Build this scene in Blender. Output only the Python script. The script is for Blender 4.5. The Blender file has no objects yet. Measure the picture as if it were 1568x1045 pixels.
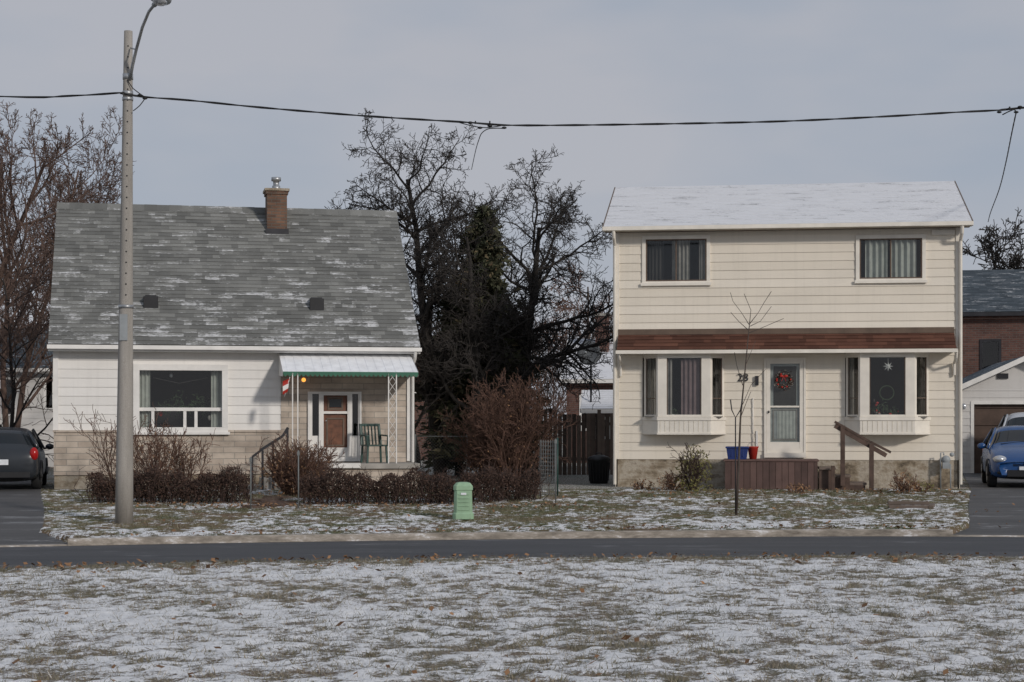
import bpy, math, random
import numpy as np
from mathutils import Vector, Matrix
random.seed(7); RNG=np.random.RandomState(3)
CAM_Z=1.62; F=2640.0; CX=784.0; HY=640.0   # survey constants (level camera)
scene=bpy.context.scene

# ------------------------------------------------------------------ materials
M={}
class NT:
    def __init__(s,name):
        s.m=bpy.data.materials.new(name); s.m.use_nodes=True; s.t=s.m.node_tree
        s.t.nodes.clear(); M[name]=s.m
        s.out=s.n('ShaderNodeOutputMaterial')
    def n(s,typ,**k):
        nd=s.t.nodes.new(typ)
        for a,b in k.items(): setattr(nd,a,b)
        return nd
    def l(s,a,b): s.t.links.new(a,b)
    def noise(s,vec,scale,detail=3,rough=.6):
        nd=s.n('ShaderNodeTexNoise'); nd.inputs['Scale'].default_value=scale
        nd.inputs['Detail'].default_value=detail; nd.inputs['Roughness'].default_value=rough
        s.l(vec,nd.inputs['Vector']); return nd.outputs['Fac']
    def mapv(s,vec,sc):
        nd=s.n('ShaderNodeMapping'); nd.inputs['Scale'].default_value=sc; s.l(vec,nd.inputs['Vector']); return nd.outputs[0]
    def ramp(s,fac,stops):
        nd=s.n('ShaderNodeValToRGB'); cr=nd.color_ramp
        while len(cr.elements)<len(stops): cr.elements.new(.5)
        for e,(p,c) in zip(cr.elements,stops):
            e.position=p; e.color=(*c,1) if not isinstance(c,(int,float)) else (c,c,c,1)
        s.l(fac,nd.inputs[0]); return nd.outputs[0]
    def mix(s,f,a,b,mode='MIX'):
        nd=s.n('ShaderNodeMix',data_type='RGBA',blend_type=mode)
        for i,x in ((0,f),(6,a),(7,b)):
            if isinstance(x,(int,float)): nd.inputs[i].default_value=x
            elif isinstance(x,tuple): nd.inputs[i].default_value=(*x,1)
            else: s.l(x,nd.inputs[i])
        return nd.outputs[2]
    def math(s,op,a,b=0,c=0,clamp=False):
        nd=s.n('ShaderNodeMath',operation=op,use_clamp=clamp)
        for i,x in enumerate((a,b,c)):
            if isinstance(x,(int,float)): nd.inputs[i].default_value=x
            else: s.l(x,nd.inputs[i])
        return nd.outputs[0]
    def attr(s,name):
        nd=s.n('ShaderNodeAttribute'); nd.attribute_name=name; return nd.outputs['Fac']
    def pr(s,col,rough=.7,bump=None,bs=.3,bd=.01,metal=0,spec=.5,emit=None):
        p=s.n('ShaderNodeBsdfPrincipled')
        for k,x in (('Base Color',col),('Roughness',rough),('Metallic',metal),('Specular IOR Level',spec)):
            if isinstance(x,tuple): p.inputs[k].default_value=(*x,1)
            elif isinstance(x,(int,float)): p.inputs[k].default_value=x
            else: s.l(x,p.inputs[k])
        if bump is not None:
            b=s.n('ShaderNodeBump'); b.inputs['Strength'].default_value=bs; b.inputs['Distance'].default_value=bd
            s.l(bump,b.inputs['Height']); s.l(b.outputs[0],p.inputs['Normal'])
        if emit:
            p.inputs['Emission Color'].default_value=(*emit[0],1); p.inputs['Emission Strength'].default_value=emit[1]
        s.l(p.outputs[0],s.out.inputs[0]); return p
    def obj(s): return s.n('ShaderNodeTexCoord').outputs['Object']
    def uv(s): return s.n('ShaderNodeTexCoord').outputs['UV']

def plain(name,col,rough=.7,var=.25,scale=3,metal=0,spec=.4,bs=.15,fine=60,rv=.0):
    t=NT(name); o=t.obj()
    n1=t.noise(o,scale,3)
    d=tuple(c*(1-var) for c in col); b=tuple(min(1,c*(1+var*.6)) for c in col)
    c=t.ramp(n1,[(.3,d),(.7,b)])
    if rv:
        r=t.attr('rnd'); c=t.mix(rv,c,t.mix(r,tuple(x*.35 for x in col),tuple(min(1,x*1.7) for x in col)))
    n2=t.noise(o,fine,2) if bs else None
    t.pr(c,rough,n2,bs,.006,metal,spec); return t.m

plain('white_paint',(.74,.72,.69),.5,.10)
plain('cream_paint',(.64,.58,.47),.5,.12)
plain('cream_trim',(.77,.72,.64),.5,.10)
plain('brown_trim',(.13,.09,.065),.55,.25)
plain('green_paint',(.03,.13,.08),.5,.2)
plain('dark_metal',(.03,.03,.035),.5,.3,metal=.3)
plain('black_plastic',(.015,.015,.017),.45,.3)
plain('galv_metal',(.42,.43,.44),.4,.3,metal=.7)
plain('wire_black',(.012,.012,.013),.6,.2,bs=0)
plain('mesh_wire',(.16,.17,.17),.5,.2,bs=0)
plain('concrete',(.34,.32,.29),.9,.35,scale=2,bs=.4)
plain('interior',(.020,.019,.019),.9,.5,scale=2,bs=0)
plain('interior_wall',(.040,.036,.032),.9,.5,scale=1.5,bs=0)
plain('curtain_white',(.72,.71,.68),.9,.15,scale=5,bs=0)
plain('curtain_grey',(.26,.24,.215),.9,.25,scale=5,bs=0)
plain('curtain_green',(.40,.41,.37),.9,.2,scale=5,bs=0)
plain('curtain_mauve',(.19,.135,.135),.9,.25,scale=5,bs=0)
plain('door_pane_cloth',(.33,.345,.33),.9,.2,scale=5,bs=0)
plain('plant_leaf',(.035,.06,.025),.7,.3,scale=5,bs=0)
plain('red_paint',(.42,.03,.02),.5,.2)
plain('blue_plastic',(.02,.040,.16),.45,.2)
plain('door_wood',(.15,.06,.032),.5,.4,scale=8)
plain('deck_wood',(.105,.064,.055),.75,.4,scale=4,rv=.4)
plain('weathered_wood',(.15,.115,.095),.85,.4,scale=5,rv=.5)
plain('rail_wood',(.095,.060,.046),.7,.4,scale=5)
plain('garage_brown',(.085,.055,.042),.7,.3,scale=3)
plain('bark_dark',(.034,.029,.026),.9,.4,scale=6,bs=.4,fine=25)
plain('bark_twig',(.075,.058,.048),.9,.4,scale=3,bs=0)
plain('bark_red',(.125,.070,.050),.9,.4,scale=3,bs=0,rv=.5)
plain('bark_bush',(.105,.058,.042),.9,.4,scale=2,bs=0,rv=.6)
plain('bark_left',(.115,.075,.060),.9,.4,scale=3,bs=0)
plain('hedge_twig',(.055,.034,.028),.9,.4,scale=6,bs=0,rv=.5)
plain('hedge_leaf',(.052,.028,.019),.8,.4,scale=5,bs=0,rv=.8)
plain('shrub_leaf',(.12,.11,.035),.8,.4,scale=5,bs=0,rv=.8)
plain('dry_leaf',(.20,.11,.055),.8,.3,scale=5,bs=0,rv=.8)
plain('green_box',(.27,.41,.27),.55,.2,scale=4)
plain('chair_green',(.03,.07,.06),.45,.2)
plain('car_dark',(.022,.026,.032),.22,.15,spec=.6,bs=0)
plain('car_blue',(.010,.055,.18),.2,.12,spec=.6,bs=0)
plain('car_white',(.42,.44,.48),.3,.1,spec=.6,bs=0)
plain('tyre',(.016,.016,.017),.85,.3)
plain('rim',(.35,.35,.36),.35,.2,metal=.8)
plain('plate',(.70,.72,.75),.5,.15,scale=30)
plain('tail_red',(.35,.01,.01),.2,.1,bs=0)
plain('headlamp',(.55,.57,.60),.12,.2,metal=.5,bs=0)
plain('dish',(.13,.14,.15),.5,.15)
plain('skyline_twig',(.085,.065,.06),.95,.3,scale=1,bs=0)
plain('snow_clean',(.78,.79,.81),.8,.12,scale=4)
plain('gas_grey',(.30,.32,.33),.5,.2)
t=NT('lamp_lit'); t.pr((.8,.35,.05),.4,emit=((1,.40,.07),1.4))

def siding(name,col,var):
    t=NT(name); o=t.obj()
    n=t.noise(t.mapv(o,(.6,.6,1.2)),1.3,4); st=t.noise(t.mapv(o,(9,9,.5)),1,3)
    c=t.ramp(n,[(.3,tuple(x*(1-var) for x in col)),(.7,col)])
    c=t.mix(t.ramp(st,[(.50,0.0),(.75,.30)]),c,tuple(x*.72 for x in col))
    r=t.attr('rnd'); c=t.mix(.10,c,t.mix(r,(.3,.28,.25),(.95,.93,.9)))
    t.pr(c,.5,t.noise(t.mapv(o,(6,6,60)),1,2),.12,.004)
siding('siding_white',(.78,.76,.73),.10)
siding('siding_cream',(.79,.715,.60),.09)
siding('siding_grey',(.60,.58,.56),.1)

def bricks(name,c1,c2,mortar,w,h,ms=.012,bs=.5):
    t=NT(name); u=t.uv(); b=t.n('ShaderNodeTexBrick'); t.l(u,b.inputs['Vector'])
    b.offset=.5; b.inputs['Scale'].default_value=1; b.inputs['Brick Width'].default_value=w; b.inputs['Row Height'].default_value=h
    b.inputs['Mortar Size'].default_value=ms; b.inputs['Mortar Smooth'].default_value=.3; b.inputs['Bias'].default_value=0
    b.inputs['Color1'].default_value=(*c1,1); b.inputs['Color2'].default_value=(*c2,1); b.inputs['Mortar'].default_value=(*mortar,1)
    n=t.noise(u,2.5,4); c=t.mix(.55,b.outputs['Color'],t.ramp(n,[(.3,.5),(.7,1.2)]),'MULTIPLY')
    n2=t.noise(u,30,3)
    hgt=t.math('ADD',t.math('MULTIPLY',b.outputs['Fac'],-1.0),t.math('MULTIPLY',n2,.5))
    t.pr(c,.9,hgt,bs,.02)
bricks('stone_beige',(.56,.48,.40),(.41,.34,.28),(.34,.31,.27),.50,.135,.009,.6)
bricks('chimney_brick',(.20,.11,.07),(.11,.062,.043),(.13,.11,.09),.22,.075,.010,.5)
bricks('red_brick',(.15,.070,.053),(.09,.043,.035),(.12,.10,.09),.22,.075,.010,.4)

t=NT('foundation'); o=t.obj(); n=t.noise(t.mapv(o,(1.1,1.1,1.8)),1.3,5,.7)
c=t.ramp(n,[(.34,(.09,.07,.05)),(.44,(.25,.20,.14)),(.55,(.42,.37,.30)),(.68,(.18,.14,.10))])
t.pr(c,.95,t.noise(o,14,4),.7,.03)

def shingles(name,c1,c2,thr,snowcol=(.66,.665,.68),sc=(1.0,3.0),wa=.7,wb=.6,grad=0.0,row=.142,vmax=5.2,soft=.05,alpha=.85):
    t=NT(name); u=t.uv(); r=t.attr('rnd')
    sep=t.n('ShaderNodeSeparateXYZ'); t.l(u,sep.inputs[0])
    base=t.mix(r,c1,c2)
    base=t.mix(.5,base,t.ramp(t.noise(u,1.1,4),[(.3,.6),(.7,1.25)]),'MULTIPLY')
    f=t.noise(u,70,2); base=t.mix(.5,base,t.ramp(f,[(.3,.6),(.7,1.3)]),'MULTIPLY')
    a=t.noise(t.mapv(u,(sc[0],sc[1],1)),1,3,.55); b=t.noise(t.mapv(u,(9,26,1)),1,4,.75)
    s=t.math('ADD',t.math('MULTIPLY',a,wa),t.math('MULTIPLY',b,wb))
    s=t.math('ADD',s,t.math('MULTIPLY',r,.12))
    fr=t.math('FRACT',t.math('DIVIDE',sep.outputs[1],row))
    s=t.math('ADD',s,t.math('MULTIPLY',t.math('SUBTRACT',.5,fr),.10))
    s=t.math('SUBTRACT',s,t.math('MULTIPLY',sep.outputs[1],grad/vmax))
    m=t.n('ShaderNodeMapRange'); m.interpolation_type='SMOOTHSTEP'
    m.inputs['From Min'].default_value=thr-soft; m.inputs['From Max'].default_value=thr+soft; t.l(s,m.inputs['Value'])
    c=t.mix(t.math('MULTIPLY',m.outputs[0],alpha),base,snowcol)
    t.pr(c,.9,t.math('ADD',f,t.math('MULTIPLY',m.outputs[0],.6)),.5,.01,spec=.2)
shingles('shingle_grey',(.135,.136,.130),(.225,.226,.214),.785,grad=.11,soft=.075,alpha=.74)
shingles('shingle_snowy',(.17,.17,.18),(.27,.27,.28),.50,snowcol=(.72,.73,.76),soft=.17,alpha=.9)
shingles('shingle_brown',(.075,.034,.024),(.145,.066,.045),2.0)
shingles('shingle_far',(.06,.075,.09),(.10,.12,.14),.84,soft=.08,alpha=.6)

def ground(name,g1,g2,dirt,lo,hi):
    t=NT(name); o=t.obj(); s=t.attr('snow')
    f1=t.noise(o,52,3,.75); f2=t.noise(o,19,2)
    e=t.math('ADD',s,t.math('MULTIPLY',t.math('SUBTRACT',f1,.5),1.6)); e=t.math('ADD',e,t.math('MULTIPLY',t.math('SUBTRACT',f2,.5),1.1))
    m=t.n('ShaderNodeMapRange'); m.interpolation_type='SMOOTHSTEP'; m.inputs['From Min'].default_value=lo; m.inputs['From Max'].default_value=hi
    t.l(e,m.inputs['Value'])
    gr=t.ramp(t.noise(o,.9,4,.7),[(.38,g1),(.5,g2),(.62,dirt)])
    gr=t.mix(.6,gr,t.ramp(f2,[(.3,.5),(.7,1.3)]),'MULTIPLY')
    sn=t.ramp(f2,[(.3,(.63,.635,.65)),(.7,(.79,.79,.80))])
    c=t.mix(m.outputs[0],gr,sn)
    h=t.math('ADD',t.math('MULTIPLY',m.outputs[0],.6),f1)
    t.pr(c,.9,h,.7,.02,spec=.2)
ground('park_ground',(.15,.14,.10),(.20,.17,.13),(.18,.14,.11),.32,.68)
ground('lawn_ground',(.085,.10,.042),(.15,.13,.07),(.17,.115,.075),.36,.66)
def asphalt(name,a,b,snow=.0):
    t=NT(name); o=t.obj(); n=t.noise(t.mapv(o,(.2,1.6,1)),1,4)
    f=t.noise(o,100,2)
    c=t.ramp(n,[(.3,a),(.7,b)]); c=t.mix(.6,c,t.ramp(f,[(.3,.6),(.7,1.4)]),'MULTIPLY')
    if snow:
        c=t.mix(t.ramp(t.noise(t.mapv(o,(.5,1.6,1)),1.2,6,.75),[(.57,0.0),(.72,snow)]),c,(.5,.51,.53))
    t.pr(c,.75,f,.3,.01)
asphalt('asphalt_road',(.034,.036,.041),(.066,.067,.073),.30)
asphalt('asphalt_drive',(.050,.049,.051),(.090,.088,.088),.6)
t=NT('kerb_concrete'); o=t.obj(); c=t.ramp(t.noise(t.mapv(o,(.8,3,3)),2.0,6,.75),[(.3,(.10,.085,.07)),(.48,(.25,.22,.185)),(.58,(.36,.32,.28)),(.66,(.66,.66,.67))])
t.pr(c,.9,t.noise(o,40,3),.4,.01)
t=NT('pole_concrete'); o=t.obj(); c=t.ramp(t.noise(t.mapv(o,(5,5,.5)),1,5,.7),[(.3,(.23,.213,.19)),(.7,(.36,.335,.305))])
f=t.noise(o,90,2); c=t.mix(.5,c,t.ramp(f,[(.3,.6),(.7,1.3)]),'MULTIPLY'); t.pr(c,.9,f,.3,.01)
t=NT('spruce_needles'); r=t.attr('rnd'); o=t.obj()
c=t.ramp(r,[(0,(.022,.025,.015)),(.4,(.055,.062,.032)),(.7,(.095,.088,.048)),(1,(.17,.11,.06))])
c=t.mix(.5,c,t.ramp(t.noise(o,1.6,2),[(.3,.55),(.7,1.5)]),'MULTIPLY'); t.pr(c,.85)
t=NT('grass_blade'); r=t.attr('rnd')
c=t.ramp(r,[(0,(.07,.065,.035)),(.35,(.155,.145,.09)),(.6,(.25,.215,.155)),(.8,(.33,.28,.21)),(1,(.60,.60,.60))]); t.pr(c,.8)
# thin window pane: mostly transparent, mirror-like at grazing angles (same from both sides)
t=NT('window_glass'); tr=t.n('ShaderNodeBsdfTransparent'); tr.inputs[0].default_value=(.84,.87,.87,1)
g=t.n('ShaderNodeBsdfGlossy'); g.inputs['Roughness'].default_value=.03
lw=t.n('ShaderNodeLayerWeight'); lw.inputs['Blend'].default_value=.5
fa=t.math('ADD',t.math('MULTIPLY',t.math('POWER',lw.outputs['Facing'],4.0),.85),.07,clamp=True)
m=t.n('ShaderNodeMixShader'); t.l(fa,m.inputs[0]); t.l(tr.outputs[0],m.inputs[1]); t.l(g.outputs[0],m.inputs[2]); t.l(m.outputs[0],t.out.inputs[0])
t=NT('car_glass'); t.pr((.012,.015,.018),.06,spec=.45)

# ------------------------------------------------------------------ builder
def empty(name,loc=(0,0,0),rz=0,parent=None):
    e=bpy.data.objects.new(name,None); e.location=loc; e.rotation_euler=(0,0,rz); scene.collection.objects.link(e)
    if parent: e.parent=parent
    e.empty_display_size=.2; return e
class MB:
    def __init__(s): s.v=[];s.f=[];s.m=[];s.uv=[];s.r=[];s.sm=[]
    def face(s,pts,m,uv=None,r=.5,sm=False):
        i=len(s.v); s.v+=[tuple(p) for p in pts]; s.f.append(tuple(range(i,i+len(pts)))); s.m.append(m); s.uv.append(uv); s.r.append(r); s.sm.append(sm)
    def idx(s,verts,faces,m,r=.5,sm=False):
        i=len(s.v); s.v+=[tuple(p) for p in verts]
        for f in faces: s.f.append(tuple(i+k for k in f)); s.m.append(m); s.uv.append(None); s.r.append(r); s.sm.append(sm)
    def box(s,x0,x1,y0,y1,z0,z1,m,r=None):
        if x0>x1:x0,x1=x1,x0
        if y0>y1:y0,y1=y1,y0
        if z0>z1:z0,z1=z1,z0
        r=random.random() if r is None else r
        s.idx([(x0,y0,z0),(x1,y0,z0),(x1,y1,z0),(x0,y1,z0),(x0,y0,z1),(x1,y0,z1),(x1,y1,z1),(x0,y1,z1)],
              [(0,3,2,1),(4,5,6,7),(0,1,5,4),(1,2,6,5),(2,3,7,6),(3,0,4,7)],m,r)
    def beam(s,a,b,w,h,m,r=.5):
        a=Vector(a);b=Vector(b);d=(b-a).normalized(); up=Vector((0,0,1)) if abs(d.z)<.95 else Vector((1,0,0))
        sx=d.cross(up).normalized()*w/2; sy=sx.cross(d).normalized()*h/2
        s.idx([a-sx-sy,a+sx-sy,a+sx+sy,a-sx+sy,b-sx-sy,b+sx-sy,b+sx+sy,b-sx+sy],
              [(0,1,2,3),(7,6,5,4),(0,4,5,1),(1,5,6,2),(2,6,7,3),(3,7,4,0)],m,r)
    def tube(s,pts,rad,n,m,r=.5,cap=True):
        pts=[Vector(p) for p in pts]
        if not hasattr(rad,'__len__'): rad=[rad]*len(pts)
        vs=[];prev=None
        cs=[(math.cos(2*math.pi*k/n),math.sin(2*math.pi*k/n)) for k in range(n)]
        for i,p in enumerate(pts):
            d=(pts[min(i+1,len(pts)-1)]-pts[max(i-1,0)])
            d=d.normalized() if d.length>1e-9 else Vector((0,0,1))
            if prev is None: a=d.cross(Vector((0,0,1)) if abs(d.z)<.9 else Vector((1,0,0))).normalized()
            else:
                a=prev-d*prev.dot(d); a=a.normalized() if a.length>1e-6 else d.orthogonal().normalized()
            prev=a; b=d.cross(a)
            for c_,s_ in cs: vs.append(p+(a*c_+b*s_)*rad[i])
        fs=[(i*n+k,i*n+(k+1)%n,(i+1)*n+(k+1)%n,(i+1)*n+k) for i in range(len(pts)-1) for k in range(n)]
        if cap and n>3: fs+= [tuple(range(n))[::-1],tuple((len(pts)-1)*n+k for k in range(n))]
        s.idx(vs,fs,m,r,n>4)
    def ell(s,c,r,m,nu=12,nv=8,rr=.5):
        vs=[];fs=[]
        for j in range(nv+1):
            ph=math.pi*j/nv
            for i in range(nu):
                th=2*math.pi*i/nu; vs.append((c[0]+r[0]*math.sin(ph)*math.cos(th),c[1]+r[1]*math.sin(ph)*math.sin(th),c[2]+r[2]*math.cos(ph)))
        for j in range(nv):
            for i in range(nu): fs.append((j*nu+i,(j+1)*nu+i,(j+1)*nu+(i+1)%nu,j*nu+(i+1)%nu))
        s.idx(vs,fs,m,rr,True)
    def sprig(s,c,rad,n,m,size=.04):
        for k in range(n):
            p=Vector((c[0]+random.gauss(0,rad),c[1]+random.gauss(0,rad*.4),c[2]+random.gauss(0,rad)))
            d1=Vector((random.gauss(0,1),random.gauss(0,1),random.gauss(0,1))).normalized()*size; d2=d1.orthogonal().normalized()*size*.35
            s.face([p-d1,p-d2,p+d1,p+d2],m,r=random.random())
    def lathe(s,c,prof,axis,m,n=24):
        vs=[];fs=[]
        for (h,r) in prof:
            for k in range(n):
                t=2*math.pi*k/n; a=r*math.cos(t); b=r*math.sin(t)
                vs.append({'x':(c[0]+h,c[1]+a,c[2]+b),'y':(c[0]+a,c[1]+h,c[2]+b),'z':(c[0]+a,c[1]+b,c[2]+h)}[axis])
        for j in range(len(prof)-1):
            for k in range(n): fs.append((j*n+k,j*n+(k+1)%n,(j+1)*n+(k+1)%n,(j+1)*n+k))
        s.idx(vs,fs,m,.5,True)
    def frame(s,u0,u1,z0,z1,w,va,vb,m):
        s.box(u0,u1,va,vb,z1-w,z1,m); s.box(u0,u1,va,vb,z0,z0+w,m)
        s.box(u0,u0+w,va,vb,z0+w,z1-w,m); s.box(u1-w,u1,va,vb,z0+w,z1-w,m)
    def build(s,name,parent=None,bevel=0,sub=0,loc=None,rz=0):
        me=bpy.data.meshes.new(name); names=sorted(set(s.m)); me.from_pydata(s.v,[],s.f)
        for k in names: me.materials.append(M[k])
        ix={k:i for i,k in enumerate(names)}
        me.polygons.foreach_set('material_index',[ix[k] for k in s.m]); me.polygons.foreach_set('use_smooth',s.sm)
        if len(s.f)<40000:
            uvl=me.uv_layers.new(name='UVMap'); data=np.zeros((len(me.loops),2)); k=0
            for fi,f in enumerate(s.f):
                uv=s.uv[fi]
                if uv is None:
                    p=[s.v[i] for i in f]
                    e1=(p[1][0]-p[0][0],p[1][1]-p[0][1],p[1][2]-p[0][2]); e2=(p[2][0]-p[0][0],p[2][1]-p[0][1],p[2][2]-p[0][2])
                    nx=abs(e1[1]*e2[2]-e1[2]*e2[1]); ny=abs(e1[2]*e2[0]-e1[0]*e2[2]); nz=abs(e1[0]*e2[1]-e1[1]*e2[0])
                    if nz>=nx and nz>=ny: uv=[(q[0],q[1]) for q in p]
                    elif nx>=ny: uv=[(q[1],q[2]) for q in p]
                    else: uv=[(q[0],q[2]) for q in p]
                for q in uv: data[k]=q; k+=1
            uvl.data.foreach_set('uv',data.ravel())
        at=me.attributes.new('rnd','FLOAT','FACE'); at.data.foreach_set('value',s.r)
        me.update(); o=bpy.data.objects.new(name,me); scene.collection.objects.link(o)
        if parent: o.parent=parent
        if loc: o.location=loc
        o.rotation_euler=(0,0,rz)
        if bevel:
            b=o.modifiers.new('bevel','BEVEL'); b.width=bevel; b.segments=2; b.limit_method='ANGLE'
        if sub:
            b=o.modifiers.new('sub','SUBSURF'); b.levels=sub; b.render_levels=sub
        return o
def np_mesh(name,V,Fc,mat,rnd=None,parent=None,pointattr=None,smooth=False,mi=None):
    me=bpy.data.meshes.new(name); n=Fc.shape[1]
    me.vertices.add(len(V)); me.vertices.foreach_set('co',V.astype(np.float32).ravel())
    me.loops.add(Fc.size); me.loops.foreach_set('vertex_index',Fc.astype(np.int32).ravel())
    me.polygons.add(len(Fc)); me.polygons.foreach_set('loop_start',np.arange(0,Fc.size,n,dtype=np.int32))
    me.polygons.foreach_set('loop_total',np.full(len(Fc),n,dtype=np.int32))
    for k in (mat if isinstance(mat,list) else [mat]): me.materials.append(M[k])
    if mi is not None: me.polygons.foreach_set('material_index',mi.astype(np.int32))
    me.polygons.foreach_set('use_smooth',np.full(len(Fc),smooth))
    if rnd is not None:
        a=me.attributes.new('rnd','FLOAT','FACE'); a.data.foreach_set('value',rnd.astype(np.float32))
    if pointattr is not None:
        a=me.attributes.new(pointattr[0],'FLOAT','POINT'); a.data.foreach_set('value',pointattr[1].astype(np.float32))
    me.update(calc_edges=True); me.validate()
    o=bpy.data.objects.new(name,me); scene.collection.objects.link(o)
    if parent: o.parent=parent
    return o

# survey: intersection of a sight line with a facade plane, in facade metres
class Facade:
    def __init__(s,ox,oy,deg):
        s.o=(ox,oy); s.a=math.radians(deg); s.d=(math.cos(s.a),math.sin(s.a)); s.n=(-math.sin(s.a),math.cos(s.a))
    def u(s,px,v=0):
        t=(px-CX)/F; return (t*(s.o[1]+v*s.n[1])-s.o[0]-v*s.n[0])/(s.d[0]-t*s.d[1])
    def Y(s,u,v=0): return s.o[1]+u*s.d[1]+v*s.n[1]
    def z(s,py,u,v=0): return CAM_Z+(HY-py)/F*s.Y(u,v)
    def world(s,u,v,z=0): return (s.o[0]+u*s.d[0]+v*s.n[0],s.o[1]+u*s.d[1]+v*s.n[1],z)
def SX(px,D): return (px-CX)/F*D
def SZ(py,D): return CAM_Z+(HY-py)/F*D

def wall(mb,u0,u1,z0,z1,ops,v,m,course=.2,dep=.016):
    a=z0
    while a<z1-1e-6:
        b=min(a+course,z1); cuts=sorted({a,b}|{z for o in ops for z in (o[2],o[3]) if a<z<b})
        rn=random.random()
        for za,zb in zip(cuts[:-1],cuts[1:]):
            mid=(za+zb)/2; iv=[(u0,u1)]
            for o in ops:
                if o[2]<mid<o[3]:
                    nv=[]
                    for p,q in iv:
                        if o[0]>p: nv.append((p,min(q,o[0])))
                        if o[1]<q: nv.append((max(p,o[1]),q))
                    iv=[x for x in nv if x[1]-x[0]>1e-4]
            va=v-dep*(1-(za-a)/course); vb=v-dep*(1-(zb-a)/course)
            for p,q in iv:
                mb.face([(p,va,za),(q,va,za),(q,vb,zb),(p,vb,zb)],m,r=rn)
                if dep and za==a: mb.face([(p,v+.002,za),(q,v+.002,za),(q,va,za),(p,va,za)],m,r=rn)
        a=b
def roof(mb,u0,u1,v0,z0,v1,z1,m,row=.142,tab=.33,thick=.012,seed=0):
    R=random.Random(seed); L=math.hypot(v1-v0,z1-z0); dv=(v1-v0)/L; dz=(z1-z0)/L
    sgn=1 if dv>=0 else -1; nv,nz=-dz*sgn,abs(dv)
    mb.face([(u0,v0,z0),(u1,v0,z0),(u1,v1,z1),(u0,v1,z1)],m,uv=[(u0,0),(u1,0),(u1,L),(u0,L)])
    k=0; s=0
    while s<L-1e-4:
        e=min(s+row,L); u=u0-(tab*.5 if k%2 else 0)-R.random()*.05
        while u<u1:
            w=tab*R.choice([.5,.8,1,1,1.3]); a=max(u,u0); b=min(u+w,u1); u+=w
            if b-a<.01: continue
            h=thick+R.random()*.007
            P=lambda uu,ss,hh:(uu,v0+dv*ss+nv*hh,z0+dz*ss+nz*hh)
            rr=R.random()
            mb.face([P(a,s,h),P(b,s,h),P(b,e,.003),P(a,e,.003)],m,uv=[(a,s),(b,s),(b,e),(a,e)],r=rr)
            mb.face([P(a,s,.001),P(b,s,.001),P(b,s,h),P(a,s,h)],m,uv=[(a,s),(b,s),(b,s),(a,s)],r=rr*.3)
        s=e; k+=1
def curtain(mb,u0,u1,z0,z1,v,m,fold=.09,amp=.025):
    n=max(4,int((u1-u0)/fold*6)); pts=[]
    for i in range(n+1):
        u=u0+(u1-u0)*i/n; pts.append((u,v+amp*math.sin(2*math.pi*(u-u0)/fold+.6*math.sin(u*7))))
    vs=[(p[0],p[1],z0) for p in pts]+[(p[0],p[1],z1) for p in pts]; k=n+1
    mb.idx(vs,[(i,i+1,k+i+1,k+i) for i in range(n)],m,.5,True)
def room(mb,u0,u1,z0,z1,v,d=.9,m='interior'):
    mb.face([(u0,v+d,z0),(u1,v+d,z0),(u1,v+d,z1),(u0,v+d,z1)],m)
    for a in (u0,u1): mb.face([(a,v,z0),(a,v+d,z0),(a,v+d,z1),(a,v,z1)],m)
    for a in (z0,z1): mb.face([(u0,v,a),(u1,v,a),(u1,v+d,a),(u0,v+d,a)],m)
def glassq(mb,u0,u1,z0,z1,v): mb.face([(u0,v,z0),(u1,v,z0),(u1,v,z1),(u0,v,z1)],'window_glass')

# ------------------------------------------------------------------ terrain
PX=np.array([-12,-5.5,-2.8,0,6,12.]); PYv=np.array([17.6,18.5,19.3,19.95,20.1,19.8])
KX=np.array([-12,-8,-5,-1,2,6,9,14.]); KY=np.array([26.6,27.0,27.9,28.7,29.1,29.6,29.3,28.8])
_xs=np.linspace(-14,14,281); ker=np.hanning(41);ker/=ker.sum()
def sm(X,Y):
    y=np.interp(_xs,X,Y); yp=np.pad(y,20,mode='edge'); return np.convolve(yp,ker,'valid')
_P=sm(PX,PYv);_K=sm(KX,KY)
park=lambda x:np.interp(x,_xs,_P); curb=lambda x:np.interp(x,_xs,_K)
LDy=[25,27.2,28.6,30.2,33,37,42,60]; LDx=[-6.4,-6.85,-7.8,-8.2,-8.95,-10.1,-11.5,-16]
RDy=[25,29.2,30.3,31.5,34,38.5,44,60]; RDx=[7.0,7.3,8.0,8.35,9.0,10.25,11.6,15.5]
ldx=lambda y:np.interp(y,LDy,LDx); rdx=lambda y:np.interp(y,RDy,RDx)
def indrive(x,y):
    return ((x<ldx(y))&(x>ldx(y)-3.6)&(y>25)&(y<58))|((x>rdx(y))&(x<rdx(y)+3.8)&(y>25)&(y<58))
TAB=RNG.rand(256,256)
def vn(x,y):
    xi=np.floor(x).astype(int);yi=np.floor(y).astype(int);fx=x-xi;fy=y-yi;fx=fx*fx*(3-2*fx);fy=fy*fy*(3-2*fy)
    g=lambda a,b:TAB[a%256,b%256]
    return (g(xi,yi)*(1-fx)+g(xi+1,yi)*fx)*(1-fy)+(g(xi,yi+1)*(1-fx)+g(xi+1,yi+1)*fx)*fy
def fbm(x,y,s,o=3):
    r=0;a=.5;t=0
    for i in range(o): r=r+a*vn(x*s+17.3*i,y*s+9.1*i);t+=a;a*=.55;s*=2.07
    return r/t
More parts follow.
